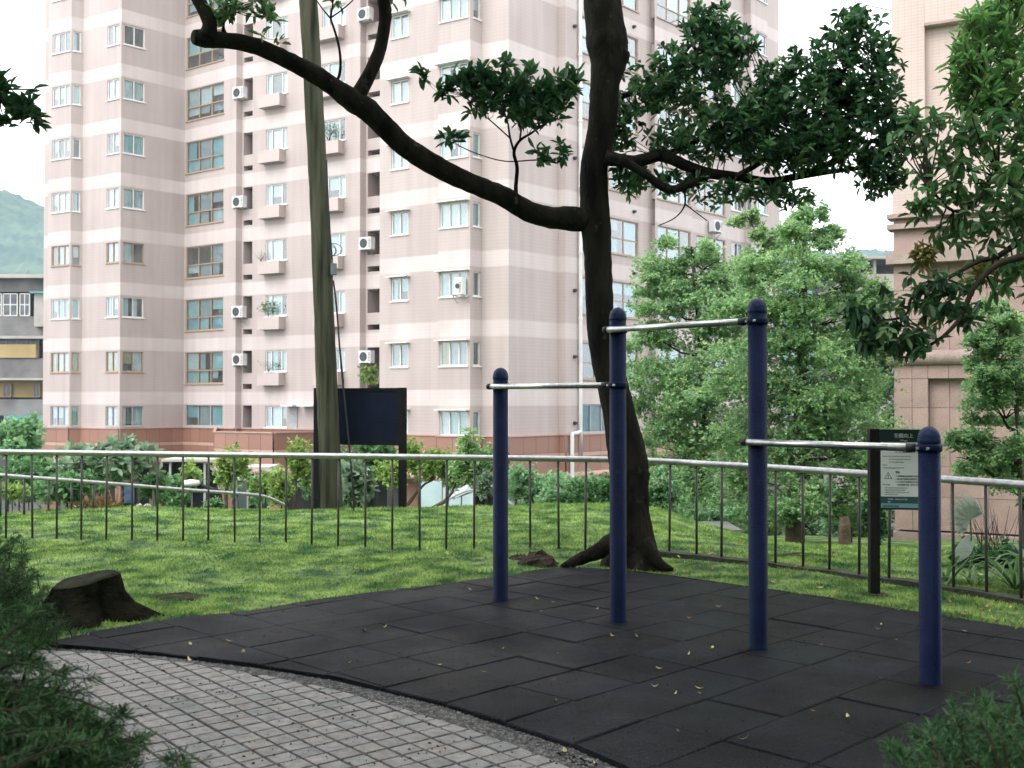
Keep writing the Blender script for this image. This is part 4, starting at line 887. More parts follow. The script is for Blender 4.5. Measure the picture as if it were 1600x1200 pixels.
# ------------------------------------------------------------------ stump, clods, stones, litter
stp = gd(116, 972, -0.03); st = thing('tree_stump', 'sawn dark mossy tree stump with spreading roots beside the rubber pad', 'tree stump', (stp.x, stp.y+.18, -.04))
n = 72; prof = [(1.25,-.05,1.0),(.92,.05,1.0),(.72,.11,.9),(.60,.19,.75),(.56,.27,.6)]; V = []; Fc = []
for j, (rs, z, lob) in enumerate(prof):
    for i in range(n):
        a = 2*math.pi*i/n; lobes = (.17*math.sin(a*3+.6)+.13*math.sin(a*5+2)+.05*math.sin(a*11)+.03*math.sin(a*23+j))*(1.5-j*.28); r = .38*rs*(1+lobes)
        zz = z + (.045*math.cos(a-.5) if j == 4 else 0); V.append((r*math.cos(a)*1.05, r*math.sin(a)*.85, zz))
for j in range(4):
    for i in range(n): k = (i+1)%n; Fc.append((j*n+i,j*n+k,(j+1)*n+k,(j+1)*n+i))
link('stump_bole', pmesh('stump_bole', V, Fc, smooth=True), st, mat('rotten stump bark', (.006,.006,.004), (.017,.018,.010), .95, 9, 1.0, 30, spec=.05, detail=8))
tp = [(v[0], v[1], v[2]+.001) for v in V[4*n:]]; tp2 = [(v[0]*.9, v[1]*.9, v[2]+.012) for v in V[4*n:]]
link('cut_top', pmesh('cut_top', tp+tp2, [tuple(range(n, 2*n))]+[(i,(i+1)%n,n+(i+1)%n,n+i) for i in range(n)]), st, mat('weathered cut wood', (.012,.016,.009), (.036,.036,.024), .95, 7, 1.0, 30, spec=.05))
def clod(name, label, px, py, rx, h, mt='soil', cat='earth clod', group=None, d=None):
    p = gd(px, py, -.03) if d is None else at(px, py, d); n = 12; V = []; Fc = []
    for j in range(5):
        t = j/4
        for i in range(n): a = 6.2832*i/n; r = rx*math.cos(t*1.45)*random.uniform(.75,1.2); V.append((r*math.cos(a), r*math.sin(a)*.8, -.03+h*math.sin(t*1.57)*random.uniform(.8,1.15)))
    for j in range(4):
        for i in range(n): k=(i+1)%n; Fc.append((j*n+i,j*n+k,(j+1)*n+k,(j+1)*n+i))
    Fc.append(tuple(range(4*n,5*n))); o = link(name, pmesh(name, V, Fc), None, G[mt]); o.location = p; return tag(o, label, cat, group)
clod('earth_clod', 'larger dark earth clod on the grass left of the main tree roots', 843, 886, .19, .17); clod('earth_clod', 'smaller dark earth clod on the grass just right of the first blue post', 812, 878, .14, .10); clod('earth_clod', 'low dark earth mound on the grass beyond the right railing, beside the sign', 1245, 868, .28, .05)
clod('root_mound', 'dark mossy root mound on the lawn right of the stump', 272, 931, .26, .045, 'moss')
G['paleball'] = mat('pale stone', (.5,.48,.46), (.6,.58,.55), .8, 10)
clod('white_stone', 'right one of two round white stones at the lawn crest on the left', 230, 800, .10, .14, 'paleball', 'stone', d=15.2); clod('white_stone', 'left one of two round white stones at the lawn crest on the left', 218, 798, .07, .12, 'paleball', 'stone', d=15.3)
# fallen leaves: each a thing
lm = []
G['litter'] = mat('fallen yellow leaf', (.52,.46,.20), (.60,.55,.30), .7, 20, orand=.25); G['litterb'] = mat('fallen brown leaf', (.36,.19,.09), (.45,.27,.15), .8, 20, orand=.3)
for k in range(6):
    L_, W_ = random.uniform(.035,.06), random.uniform(.013,.024); c_ = random.uniform(.008,.02)
    V = []; Fc = []
    for i in range(5):
        t = i/4; w_ = W_*math.sin(min(1,t*1.1+.08)*math.pi)*.5+.0006; z = c_*(2*t-1)**2
        V += [(L_*(t-.5), -w_, z+.4*w_), (L_*(t-.5), 0, z), (L_*(t-.5), w_, z+.5*w_)]
    for i in range(4): b=3*i; Fc += [(b,b+3,b+4,b+1),(b+1,b+4,b+5,b+2)]
    me = pmesh('fallen_leaf', V, Fc); me.materials.append(None); lm.append(me)
def litter(x, y, z, brown, big=1.0, lab=None):
    o = link('fallen_leaf', random.choice(lm)); o.location = (x, y, z+.003); o.rotation_euler = (random.uniform(-.2,.2), random.uniform(-.2,.2), random.uniform(0,6.28)); s = random.uniform(.75,1.15)*big; o.scale = (s,s,s)
    o.material_slots[0].link = 'OBJECT'; o.material_slots[0].material = G['litterb' if brown else 'litter']
    return o
lit = [(568,987,1),(601,981,0),(544,1037,0),(756,1051,0),(686,1040,0),(785,1015,0),(865,942,0),(880,922,0),(933,953,0),(840,937,0),(873,1023,0),(957,995,0),(996,996,0),(1031,1046,0),(1078,967,1),(1066,947,1),(1123,949,0),(1076,1024,0),(1113,1014,0),(1022,1074,0),(1092,1077,0),(1055,1086,0),(1095,1085,0),(868,1097,0),(865,1064,1),(1162,1157,0),(1060,1144,1),(1372,984,0),(1400,1001,0),(1282,1010,1),(1514,1037,1),(1507,987,0),(1377,977,0),(375,999,1),(358,1003,1),(298,1008,0),(380,1021,0),(735,922,0),(505,960,1),(1270,1112,1),(1325,1122,0),(845,956,0),(1258,926,1),(1493,967,0)]
for x, y, br in lit:
    p = gd(x, y); o = litter(p.x, p.y, 0.001, br, 0.95)
    own = {(568,987):'pinkish upturned leaf on the tiles, left of the first blue post',(1078,967):'large orange dry leaf on the tiles between the second and third blue posts',(756,1051):'yellow leaf standing on edge on the tiles, in front of the first blue post',(1162,1157):'yellow leaf lying alone on the nearest tiles',(865,942):'long cream leaf on the tiles midway between the first and second posts',(1092,1077):'long pale green leaf on the tiles in front of the third blue post'}.get((x, y))
    if own: tag(o, own, 'fallen leaf', 'fallen brown leaves on the pad' if br else 'fallen yellow leaves on the pad'); o.scale = o.scale*1.15; continue
    tag(o, 'small dry brown leaf lying on the black rubber tiles' if br else 'small pale yellow leaf lying on the black rubber tiles', 'fallen leaf', 'fallen brown leaves on the pad' if br else 'fallen yellow leaves on the pad')
for x, y, br in ((550,1112,0),(325,1083,0),(315,1103,1),(175,1030,1),(297,1034,0),(230,1165,0),(930,1197,0),(884,1178,0),(285,1027,1)):
    p = gd(x, y, -.03); o = litter(p.x, p.y, -.027, br); tag(o, 'small dry leaf lying on the pale granite setts', 'fallen leaf', 'fallen leaves on the paved path')
for i in range(190):
    y = random.uniform(7.4, 13.5); x = random.uniform(-.46, .46)*y if i < 70 else random.uniform(.1, .47)*y
    if inside(x, y, PAD) or inside(x, y, PATH) or inside(x, y, GRAVEL): continue
    o = litter(x, y, terrain(x, y)+.025, random.random() < .6, 1.1); tag(o, 'small dry leaf caught in the green lawn', 'fallen leaf', 'fallen leaves on the lawn')
# ------------------------------------------------------------------ main tree
D0 = gd(990, 886, -0.03).y + 0.12
mt = thing('leaning_tree', 'dark leaning broadleaf tree with one long bare limb, rooted behind the pad', 'tree', (gd(990,886,-.03).x, D0, -0.04)); MO = mt.location.copy()
def px3(L_, D=None): return [at(p[0], p[1], p[2] if len(p) > 2 and D is None else D)-MO for p in L_]
def tubeobj(name, pts, rr, n, mt_, par, wob=.03, sub=4, seed=1):
    pp, pr = smooth_path(pts, rr, sub); V, Fc = tube_geo(pp, pr, n, True, wob, seed); link(name, pmesh(name, V, Fc, smooth=True), par, mt_); return [Vector(p) for p in pp]
tw = [(988,905,62),(988,880,50),(988,850,37),(985,800,29),(984,760,29.5),(983,730,31),(978,700,29.5),(968,650,25),(957,600,24.5),(944,550,22),(938,500,21.5),(936,450,21.5),(934,400,21.5),(931,350,24),(928,300,22),(929,255,21.5),(938,215,22),(943,170,22.5),(945,130,23),(951,98,28),(949,70,33),(945,35,30),(941,0,29),(938,-60,27),(935,-160,25),(945,-300,22),(960,-460,17)]
trunk = tubeobj('trunk', [at(x, y, D0)-MO for x, y, _ in tw], [w_*D0/F for *_, w_ in tw], 28, G['bark'], mt, .035, 4, 5)
kn = at(972,88,D0-.03)-MO; kn2 = at(981,90,D0-.05)-MO; tubeobj('knot', [kn, kn2], [.10,.05], 12, G['bark'], mt, .1, 3)
for rp_, r_ in (([(978,838),(950,852),(925,866),(900,876),(876,887)], [.11,.085,.065,.05,.02]), ([(1000,850),(1018,872),(1034,884),(1052,890)], [.12,.09,.05,.015]), ([(985,860),(978,884),(972,896)], [.12,.09,.03])):
    tubeobj('root', [at(x, y, D0-.12-.05*i)-MO for i, (x, y) in enumerate(rp_)], r_, 12, G['bark'], mt, .08, 4, 3)
lim = [(930,346,14),(897,342,20),(862,340,17),(825,330,16.5),(790,309,16),(755,294,15.5),(715,277,15.5),(672,254,16.5),(632,228,17),(600,197,17),(575,172,18),(552,158,18),(520,135,14.5),(490,115,14.5),(455,97,13.5),(420,80,13),(385,68,13),(350,63,12.5),(320,60,14.5),(303,58,11)]
dl = [D0-.06*i for i in range(len(lim))]
limb = tubeobj('limb', [at(x, y, d)-MO for (x, y, _), d in zip(lim, dl)], [w_*d/F for (*_, w_), d in zip(lim, dl)], 18, G['bark'], mt, .05, 4, 8)
def ld(x): return float(np.interp(x, [p[0] for p in lim][::-1], dl[::-1]))
def branch(name, pts, dep, n=12, mtl='bark', sub=4, par=None, wob=.04):
    P = [at(x, y, dep(x) if callable(dep) else dep+dd*i)-MO for i, (x, y, _) in enumerate(pts)] if (dd := 0.0) == 0 else None
    return tubeobj(name, P, [w_*dep_/F for (*_, w_), dep_ in zip(pts, [dep(p[0]) if callable(dep) else dep for p in pts])], n, G[mtl], par or mt, wob, sub, len(pts))
b1 = branch('limb', [(322,58,13),(328,40,11.5),(322,22,11),(310,0,10.5),(296,-30,10),(270,-90,9),(240,-170,7)], ld(315))
b2 = branch('limb', [(553,160,14),(566,137,12),(580,110,10.5),(592,82,10),(599,52,9.5),(602,25,10),(599,0,10),(592,-50,9),(585,-130,8),(600,-230,6)], ld(560))
b3 = branch('shoot', [(521,137,4),(530,118,2.6),(532,95,2.3),(529,70,2.1),(522,45,1.9),(517,28,1.8),(520,5,1.4),(517,-20,1.2)], ld(520), 6)
b4 = branch('shoot', [(517,29,1.4),(505,15,1.1),(493,-2,1)], ld(520), 5); b5 = branch('shoot', [(518,27,1.4),(535,15,1.1),(552,0,1)], ld(520), 5)
b6 = branch('shoot', [(350,54,4.5),(349,42,2.6),(351,30,2),(356,12,1.6)], ld(350), 6)
b7 = branch('shoot', [(806,312,4),(806,290,3.2),(808,262,3),(803,238,2.7),(812,220,2.2),(830,208,1.8),(852,193,1.5),(875,178,1.2)], ld(806), 7)
b8 = branch('shoot', [(804,240,2),(797,215,1.7),(793,190,1.4),(786,170,1.2)], ld(806), 6); b9 = branch('shoot', [(812,221,1.7),(815,200,1.4),(822,178,1.2)], ld(806), 6)
b10 = branch('shoot', [(797,216,1.3),(775,196,1.1),(752,176,1),(725,150,.9)], ld(806), 5); b11 = branch('shoot', [(870,255,1.3),(840,250,1.2),(790,252,1),(745,240,.9),(712,225,.8)], ld(806), 5)
r1 = branch('limb', [(945,246,13),(965,250,10.5),(990,252,9.5),(1015,247,9.5),(1032,243,9.5),(1055,251,9),(1080,262,8.5),(1110,271,8.5),(1150,276,7.5),(1200,284,7),(1245,276,5.5),(1300,268,4),(1350,262,3)], D0-.1)
r2 = branch('limb', [(946,247,9),(968,250,8),(988,260,7),(1012,275,6.5),(1032,290,6.5),(1052,296,6.5),(1080,287,6),(1105,274,5)], D0-.25)
r3 = branch('limb', [(1032,244,6),(1060,234,5),(1085,222,4),(1120,200,3.4),(1160,170,2.8),(1210,140,2.2),(1270,100,2)], D0+.1)
r4 = branch('limb', [(972,150,5),(1000,140,4),(1040,112,3),(1080,70,2.4),(1110,20,2)], D0+.3)
r5 = branch('limb', [(1150,276,5),(1210,240,4),(1270,190,3.2),(1310,130,2.6),(1340,70,2)], D0-.3)
r6 = branch('shoot', [(1069,293,2),(1070,320,1.4),(1055,340,1),(1030,352,.8)], D0-.25, 5); r7 = branch('shoot', [(1070,318,1.3),(1085,330,1),(1105,345,.8)], D0-.25, 5)
# crown limbs above the picture
up1 = tubeobj('limb', [at(945,-300,D0)-MO, at(945,-300,D0)-MO+Vector((-.8,-1.2,.9)), at(945,-300,D0)-MO+Vector((-1.8,-2.8,1.5)), at(945,-300,D0)-MO+Vector((-2.6,-4.2,1.9))], [.10,.08,.06,.03], 10, G['bark'], mt)
up2 = tubeobj('limb', [at(950,-350,D0)-MO, at(950,-350,D0)-MO+Vector((.9,-1.0,.8)), at(950,-350,D0)-MO+Vector((2.0,-2.6,1.3)), at(950,-350,D0)-MO+Vector((2.9,-4.0,1.5))], [.10,.08,.06,.03], 10, G['bark'], mt)
up3 = tubeobj('limb', [at(955,-430,D0)-MO, at(955,-430,D0)-MO+Vector((.2,-1.3,1.2)), at(955,-430,D0)-MO+Vector((.3,-3.4,2.0))], [.09,.07,.03], 10, G['bark'], mt)
skel = trunk[60:]+limb+b1+b2+r1+r2+r3+r4+r5+b7+b8+b9+b10+b11+up1+up2+up3
def E(x, y, d, rx, ry, rd, w_=1): s = d/F; return (at(x, y, d)-MO, (rx*s, rd, ry*s), w_)
vis_left = [E(795,125,D0-.5,62,32,.25,2.2), E(850,150,D0-.4,55,26,.25,2), E(735,130,D0-.5,38,24,.15,1.2), E(828,180,D0-.5,60,24,.2,1.8), E(880,130,D0-.3,28,22,.2,.9), E(868,243,D0-.3,36,15,.15,.8), E(707,215,D0-.5,12,11,.05,.22), E(697,138,D0-.5,22,16,.05,.4), E(655,118,D0-.5,14,8,.04,.12), E(770,160,D0-.5,45,25,.2,1.2)]
vis_right = [E(1020,150,D0+.3,62,55,.4,2), E(1075,120,D0+.2,70,60,.4,2.2), E(1110,45,D0+.3,42,42,.3,1.6), E(1145,90,D0+.2,45,45,.3,1.3), E(1100,215,D0,90,40,.45,2.4), E(1180,190,D0,90,50,.5,3.2), E(1250,190,D0-.2,85,60,.5,3.2), E(1285,115,D0-.3,62,55,.4,2.2), E(1335,55,D0-.3,52,42,.3,1.6), E(1350,150,D0-.3,55,65,.4,2.2), E(1310,225,D0-.3,85,38,.4,2.2), E(1240,240,D0-.3,90,30,.4,2), E(1210,130,D0,40,32,.3,1), E(1385,120,D0-.3,28,60,.2,.7), E(1395,210,D0-.3,40,50,.3,1.2), E(1150,300,D0-.2,90,20,.3,1.1), E(1060,285,D0,60,20,.3,.6), E(985,275,D0,28,26,.2,.5), E(960,205,D0+.25,26,60,.2,.8), E(1375,275,D0-.3,40,34,.25,.9), E(1250,310,D0-.2,40,16,.2,.3)]
def crown(par, items, nc, m, ln, wd, mtl, name='foliage', skel_=None, frac=.6, up=.35, maxlen=1.0, droop=.25, spread=.9):
    C = ell(nc, items, .6); P, D = whorls(C, m, spread, up); link(name, leaf_mesh(name, P, D, ln, wd, .2, droop), par, G[mtl]); tag(par.children[-1] if False else bpy.data.objects[bpy.data.objects[-1].name], kind=None) if False else None
    if skel_ is not None and frac > 0: tag(link('twigs', twigs(C, skel_, frac=frac, maxlen=maxlen), par, G['twig']), kind='stuff')
    return C, P, D
leafunit = None
def single_leaves(par, C, m, ln, wd, mtl, limit=300, up=.35):   # the leaves that show largest, each a part of its own
    P, D = whorls(C, m, .9, up); base = [leaf_mesh('leaf', np.zeros((1,3)), np.array([[1.,0,0]]), ln, wd, .2, .2, np.array([[0,0,1.]])) for _ in range(8)]
    for me in base: me.materials.append(G[mtl])
    for p, d in list(zip(P, D))[:limit]:
        o = link('leaf', random.choice(base), par); dv = Vector(d); o.location = p
        o.rotation_euler = (Matrix.Rotation(random.uniform(-.8,.8), 4, dv) @ dv.to_track_quat('X', 'Z').to_matrix().to_4x4()).to_euler()
Cl = ell(230, vis_left, .6); P, D = whorls(Cl[:185], 7, .9, .35); link('foliage', leaf_mesh('foliage', P, D, .115, .042), mt, G['leafdark']); single_leaves(mt, Cl[185:], 6, .115, .042, 'leafdark', 270)
link('twigs', twigs(Cl, b7+b8+b9+b10+b11+[Vector(p) for p in r1[:6]], .0022, .005, .9, .6), mt, G['twig'])
crown(mt, vis_right, 1250, 7, .090, .038, 'leafdark', skel_=r1+r2+r3+r4+r5, frac=.45)
crown(mt, vis_right, 650, 7, .090, .038, 'leafmid', frac=0)  # paler leaves mixed in, their colour imitating sky-lit foliage
small = [E(350,18,ld(330),26,18,.15,1.4), E(405,12,ld(330),26,16,.15,.7), E(425,45,ld(330),20,22,.12,.5), E(620,-12,ld(560),30,10,.2,.6), E(545,-4,ld(520),30,8,.15,.4), E(520,-5,ld(520),22,10,.15,.4)]
crown(mt, small, 40, 6, .105, .036, 'leafmid', skel_=b1+b6+b2+b3, frac=.9, maxlen=.5)
over = []  # crown above the view, spread and thickened to shade the pad
for i in range(46):
    y = random.uniform(1.5, 9.2); x = random.uniform(-5.4, 5.2 if y < 5 else 2.2); z = 6.1+random.uniform(-.3, 1.6)+.10*max(0, y-6)**1.0
    if z-1.5 < y*.40: z = 1.5+y*.40+.8
    over.append((Vector((x, y, z))-MO, (1.1, 1.1, .5), 1))
crown(mt, over, 4600, 6, .15, .055, 'leafdark', skel_=up1+up2+up3+trunk[90:], frac=0)
# ------------------------------------------------------------------ tree overhanging from the right
DR = 8.3
rt = thing('overhanging_tree', 'bright green tree reaching in from the right edge with drooping leafy branches', 'tree', (at(1830,700,DR+.3).x, DR+.3, -.05)); MO = rt.location.copy()
tk = tubeobj('trunk', [Vector((0,0,-.2)), Vector((-.05,0,1.2)), Vector((-.15,0,2.6)), Vector((-.1,.1,4.2)), Vector((.1,.1,5.8))], [.17,.14,.12,.09,.05], 14, G['bark'], rt)
def br(pts, d, mtl='twig', n=8): return branch('branch', pts, d, n, mtl, 4, rt)
q1 = br([(1800,470,14),(1720,395,9),(1650,372,7),(1600,375,5.5),(1560,400,4.5),(1530,408,3.6),(1500,424,3.2),(1468,441,3),(1435,455,2.8),(1422,470,2.5),(1418,488,2.2),(1400,498,2),(1375,500,1.6)], DR-.1)
q2 = br([(1800,450,14),(1700,400,9),(1620,398,6),(1560,413,5),(1525,445,4.5),(1512,470,4.2),(1500,497,3.6),(1478,522,3),(1455,538,2.4),(1425,556,1.8),(1405,558,1.4)], DR-.3)
q3 = br([(1800,330,16),(1700,250,10),(1620,200,7),(1560,150,5),(1520,120,3.5)], DR+.3)
q4 = br([(1800,350,12),(1700,310,8),(1600,300,6),(1560,270,4.5),(1530,310,3.5),(1490,330,2.6),(1450,290,2)], DR)
q5 = br([(1800,250,14),(1720,120,9),(1640,40,6),(1580,-20,4)], DR+.4)
sk = q1+q2+q3+q4+q5
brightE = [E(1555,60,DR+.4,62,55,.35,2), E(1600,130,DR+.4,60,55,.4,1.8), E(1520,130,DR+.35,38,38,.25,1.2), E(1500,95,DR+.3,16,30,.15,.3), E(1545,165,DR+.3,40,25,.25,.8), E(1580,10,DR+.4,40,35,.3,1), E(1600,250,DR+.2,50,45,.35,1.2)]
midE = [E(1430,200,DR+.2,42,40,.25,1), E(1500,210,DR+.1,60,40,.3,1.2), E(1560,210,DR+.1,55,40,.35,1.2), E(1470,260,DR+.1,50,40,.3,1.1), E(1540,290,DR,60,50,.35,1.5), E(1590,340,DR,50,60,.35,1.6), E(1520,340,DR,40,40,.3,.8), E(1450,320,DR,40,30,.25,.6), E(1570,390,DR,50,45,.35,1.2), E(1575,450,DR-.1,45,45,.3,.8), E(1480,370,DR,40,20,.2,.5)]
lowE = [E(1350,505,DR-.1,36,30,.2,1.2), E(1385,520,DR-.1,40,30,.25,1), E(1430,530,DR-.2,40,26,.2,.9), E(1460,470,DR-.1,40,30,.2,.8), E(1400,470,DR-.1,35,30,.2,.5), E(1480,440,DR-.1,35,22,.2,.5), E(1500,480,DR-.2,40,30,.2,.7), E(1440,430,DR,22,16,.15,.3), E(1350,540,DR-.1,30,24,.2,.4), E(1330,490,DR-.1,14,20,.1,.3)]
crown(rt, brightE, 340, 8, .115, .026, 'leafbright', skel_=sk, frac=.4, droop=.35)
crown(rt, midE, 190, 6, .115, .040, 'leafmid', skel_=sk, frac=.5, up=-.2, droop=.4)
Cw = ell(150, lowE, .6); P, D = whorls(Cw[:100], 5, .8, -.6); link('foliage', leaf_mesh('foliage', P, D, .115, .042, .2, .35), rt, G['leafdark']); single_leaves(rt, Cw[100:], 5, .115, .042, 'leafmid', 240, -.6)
link('twigs', twigs(Cw, q1+q2, .002, .004, .8, .5), rt, G['twig'])
crown(rt, [E(1450,395,DR,20,16,.1,1), E(1525,430,DR,24,14,.1,1), E(1440,400,DR,10,14,.1,.6), E(1445,520,DR-.1,18,14,.1,.5)], 22, 7, .10, .026, 'leafyellow', up=-.2)
ov = [((lambda v: Vector((v.x, v.y, max(v.z, 1.5+.40*max(v.y+1.2, 0)+.75))))(Vector((random.uniform(1.0,8), random.uniform(-4,5.6), random.uniform(4.6,7.2))))-MO, (1.3,1.3,.6), 1) for _ in range(34)]  # unseen boughs spread overhead to darken the pad
crown(rt, ov, 3600, 6, .15, .055, 'leafmid', skel_=tk, frac=0)
# ------------------------------------------------------------------ tree reaching in from the left edge
DL = 7.0
lt = thing('shade_tree', 'dark leafy branch tip of a tree reaching in at the upper left edge', 'tree', (at(-420,700,DL).x, DL, -.05)); MO = lt.location.copy()
tk = tubeobj('trunk', [Vector((0,0,-.2)), Vector((.05,0,1.5)), Vector((.1,-.1,3)), Vector((0,-.3,5))], [.2,.17,.14,.07], 14, G['bark'], lt)
l1 = branch('branch', [(-400,330,12),(-250,230,7),(-120,190,4.5),(-40,165,3),(10,158,2.2),(45,165,1.5)], DL, 8, 'twig', 4, lt); l2 = branch('branch', [(-120,190,4),(-50,150,2.4),(0,140,1.6),(50,140,1)], DL, 6, 'twig', 4, lt)
crown(lt, [E(-5,140,DL,28,22,.12,1.4), E(28,172,DL,28,16,.12,1.2), E(-10,190,DL,18,10,.1,.5), E(40,140,DL,14,5,.05,.25), E(55,186,DL,12,8,.05,.35), E(-80,160,DL,60,60,.3,3)], 90, 7, .085, .036, 'leafdark', skel_=l1+l2, frac=.8, maxlen=.5)
def lift(v):                                  # overhead boughs, added to shade the pad, are kept above the view
    v.z = max(v.z, 1.5+.40*max(v.y+1.2, 0)+.75); return v
ov = [(lift(Vector((random.uniform(-8,1.5), random.uniform(-4.5,6.5), random.uniform(4.0,6.2))))-MO, (1.3,1.3,.6), 1) for _ in range(44)]
crown(lt, ov, 4200, 6, .15, .055, 'leafdark', skel_=tk, frac=0)
# ------------------------------------------------------------------ layered trees beyond the railing
def layered(name, label, base, bpx, tiers, n, leaf, mts, trunk_r, group=None, topy=None):
    global MO
    t = thing(name, label, 'tree', base, group); MO = t.location.copy(); d = base[1]
    tp = at(bpx[-1][0], bpx[-1][1], d)-MO; P = [at(x, y, d)-MO for x, y in bpx]; P[0] = Vector((P[0].x, 0, -.3))
    tr = tubeobj('trunk', P, [trunk_r*(1-.85*i/(len(P)-1)) for i in range(len(P))], 12, G['palebark'], t, .06, 4, 4)
    lb = MB(); C = []
    for (x, y, rx, ry, w_) in tiers:
        dd = random.uniform(-.5, .5)*rx*d/F; c = at(x, y, d+dd)-MO; a = min(tr, key=lambda p: abs(p.z-(c.z-.25))+.3*abs((p-c).length)); lb.tube([a, (a+c)/2+Vector((0,0,-.08)), c], [.028, .02, .008], 5)
        for q in range(max(3, int(w_*4))):
            an = random.uniform(0, 6.28); rr = random.uniform(.3,1); e_ = c+Vector((math.cos(an)*rx*d/F*rr, math.sin(an)*rx*d/F*rr, random.uniform(-.3,.4)*ry*d/F)); lb.tube([c*.6+a*.4, (c+e_)/2, e_], [.012,.008,.003], 4)
        s_ = d/F; nsub = max(4, int(6*w_))
        for q in range(nsub):                     # soft leafy clumps round each bough
            an = random.uniform(0, 6.28); rr = random.random()**.6; k_ = random.uniform(.22, .5)
            cc = c+Vector((math.cos(an)*rx*s_*rr, math.sin(an)*rx*s_*rr*.9, (random.uniform(-1.3,1.3)-.3*rr)*ry*s_)); C.append((cc, (rx*s_*k_, rx*s_*k_, ry*s_*random.uniform(.45,.9)), w_/nsub*k_/.34))
    lb.build('branches', G['twig'], t)
    for mt_, fr in mts:
        w2 = np.array([it[2] for it in C]); ix = rng.choice(len(C), int(n*fr), p=w2/w2.sum()); g_ = np.clip(rng.normal(0, .55, (len(ix), 3)), -1.5, 1.5)
        g_[:,2] -= .35*(g_[:,0]**2+g_[:,1]**2)        # each clump domes over and thins out at its rim
        c = np.array([list(it[0]) for it in C])[ix]+g_*np.array([list(it[1]) for it in C])[ix]; P, D = whorls(c, 6, .9, .15); D[:,2] *= .8; link('foliage', leaf_mesh('foliage', P, D, leaf, leaf*.56, .15, .1), t, G[mt_])
    return t
dT = 17.5
layered('layered_tree', 'pale green tree with flat leaf layers and short stout trunk right of the high bar', (at(1242,838,dT).x, dT, at(1242,832,dT).z), [(1242,836),(1243,800),(1247,740),(1250,640),(1254,520),(1256,420),(1256,345)],
    [(1258,325,38,16,.8),(1250,350,48,16,1.1),(1270,372,42,13,.9),(1285,410,70,18,1.5),(1215,425,62,16,1.3),(1320,445,50,16,1),(1250,465,85,20,2),(1170,480,70,18,1.4),(1300,500,85,20,1.9),(1215,525,90,20,2),(1340,545,60,18,1.2),(1260,565,105,20,2.2),(1160,585,80,18,1.4),(1330,605,70,20,1.5),(1230,625,100,20,2.2),(1300,660,90,22,2),(1180,680,90,20,1.8),(1260,715,110,22,2.3),(1340,700,55,22,1),(1200,750,85,22,1.7),(1290,760,75,20,1.3),(1345,770,40,30,.8),(1225,785,60,16,.8)],
    19000, .056, (('leaflayer', .8), ('leaflayer2', .45)), .16)
dT2 = 21.0
layered('layered_tree', 'slender pale tree between the leaning trunk and the tallest blue post', (at(1095,830,dT2).x, dT2, at(1095,845,dT2).z), [(1095,845),(1097,760),(1100,680),(1098,580),(1092,500),(1085,430),(1080,385)],
    [(1080,385,38,14,.8),(1050,412,50,14,1.1),(1105,415,52,16,1.2),(1035,440,44,12,.8),(1090,450,75,18,1.8),(1150,455,45,16,1),(1050,485,60,16,1.4),(1120,500,70,18,1.6),(1030,530,48,18,1.1),(1085,550,80,20,2),(1040,585,60,18,1.4),(1110,600,70,20,1.7),(1030,640,55,18,1.3),(1080,660,75,20,1.8),(1130,690,70,20,1.6),(1045,700,50,18,1),(1090,740,75,22,1.6),(1050,770,40,18,.7),(1130,790,60,18,1)],
    16500, .058, (('leaflayer', .7), ('leaflayer2', .5)), .13)
dT3 = 24.5
layered('layered_tree', 'cool green layered tree against the left edge of the granite building', (at(1375,840,dT3).x, dT3, at(1375,850,dT3).z), [(1372,850),(1370,740),(1366,640),(1362,560),(1360,520)],
    [(1355,520,40,20,1),(1340,560,45,20,1),(1372,590,32,24,1),(1350,640,45,24,1.3),(1375,680,28,26,1),(1345,720,45,24,1.2),(1370,770,34,26,1),(1350,810,36,22,.8)], 7500, .068, (('leaflayer2', 1.0),), .12)
dT5 = 22
layered('layered_tree', 'narrow pale tree close to the tower behind the others, beside the sky gap', (at(1180,840,dT2+5).x, dT2+5, -3.4), [(1185,900),(1186,700),(1188,560),(1190,450),(1192,370)], [(1192,345,30,16,.8),(1195,375,36,16,1),(1180,405,42,16,1.1),(1200,430,40,18,1.1),(1165,335,20,10,.3),(1150,420,24,12,.5)], 2400, .09, (('leaflayer', 1.0),), .10)
dT4 = 12.6
layered('slender_tree', 'feathery small tree on a thin dark stem in front of the granite building', (at(1592,860,dT4).x, dT4, -.35), [(1596,900),(1596,800),(1592,700),(1585,600),(1582,520),(1575,470)],
    [(1570,490,36,14,.9),(1590,520,40,16,1),(1545,540,36,12,.9),(1570,575,50,15,1.2),(1535,600,36,11,.7),(1590,610,40,18,1),(1520,570,22,8,.4),(1560,640,55,14,1.1),(1530,690,45,13,1),(1580,690,45,18,1.1),(1510,715,28,9,.5),(1560,735,55,14,1),(1600,760,40,18,.7)], 8000, .042, (('leaflayer', .6), ('leaflayer2', .5)), .035)
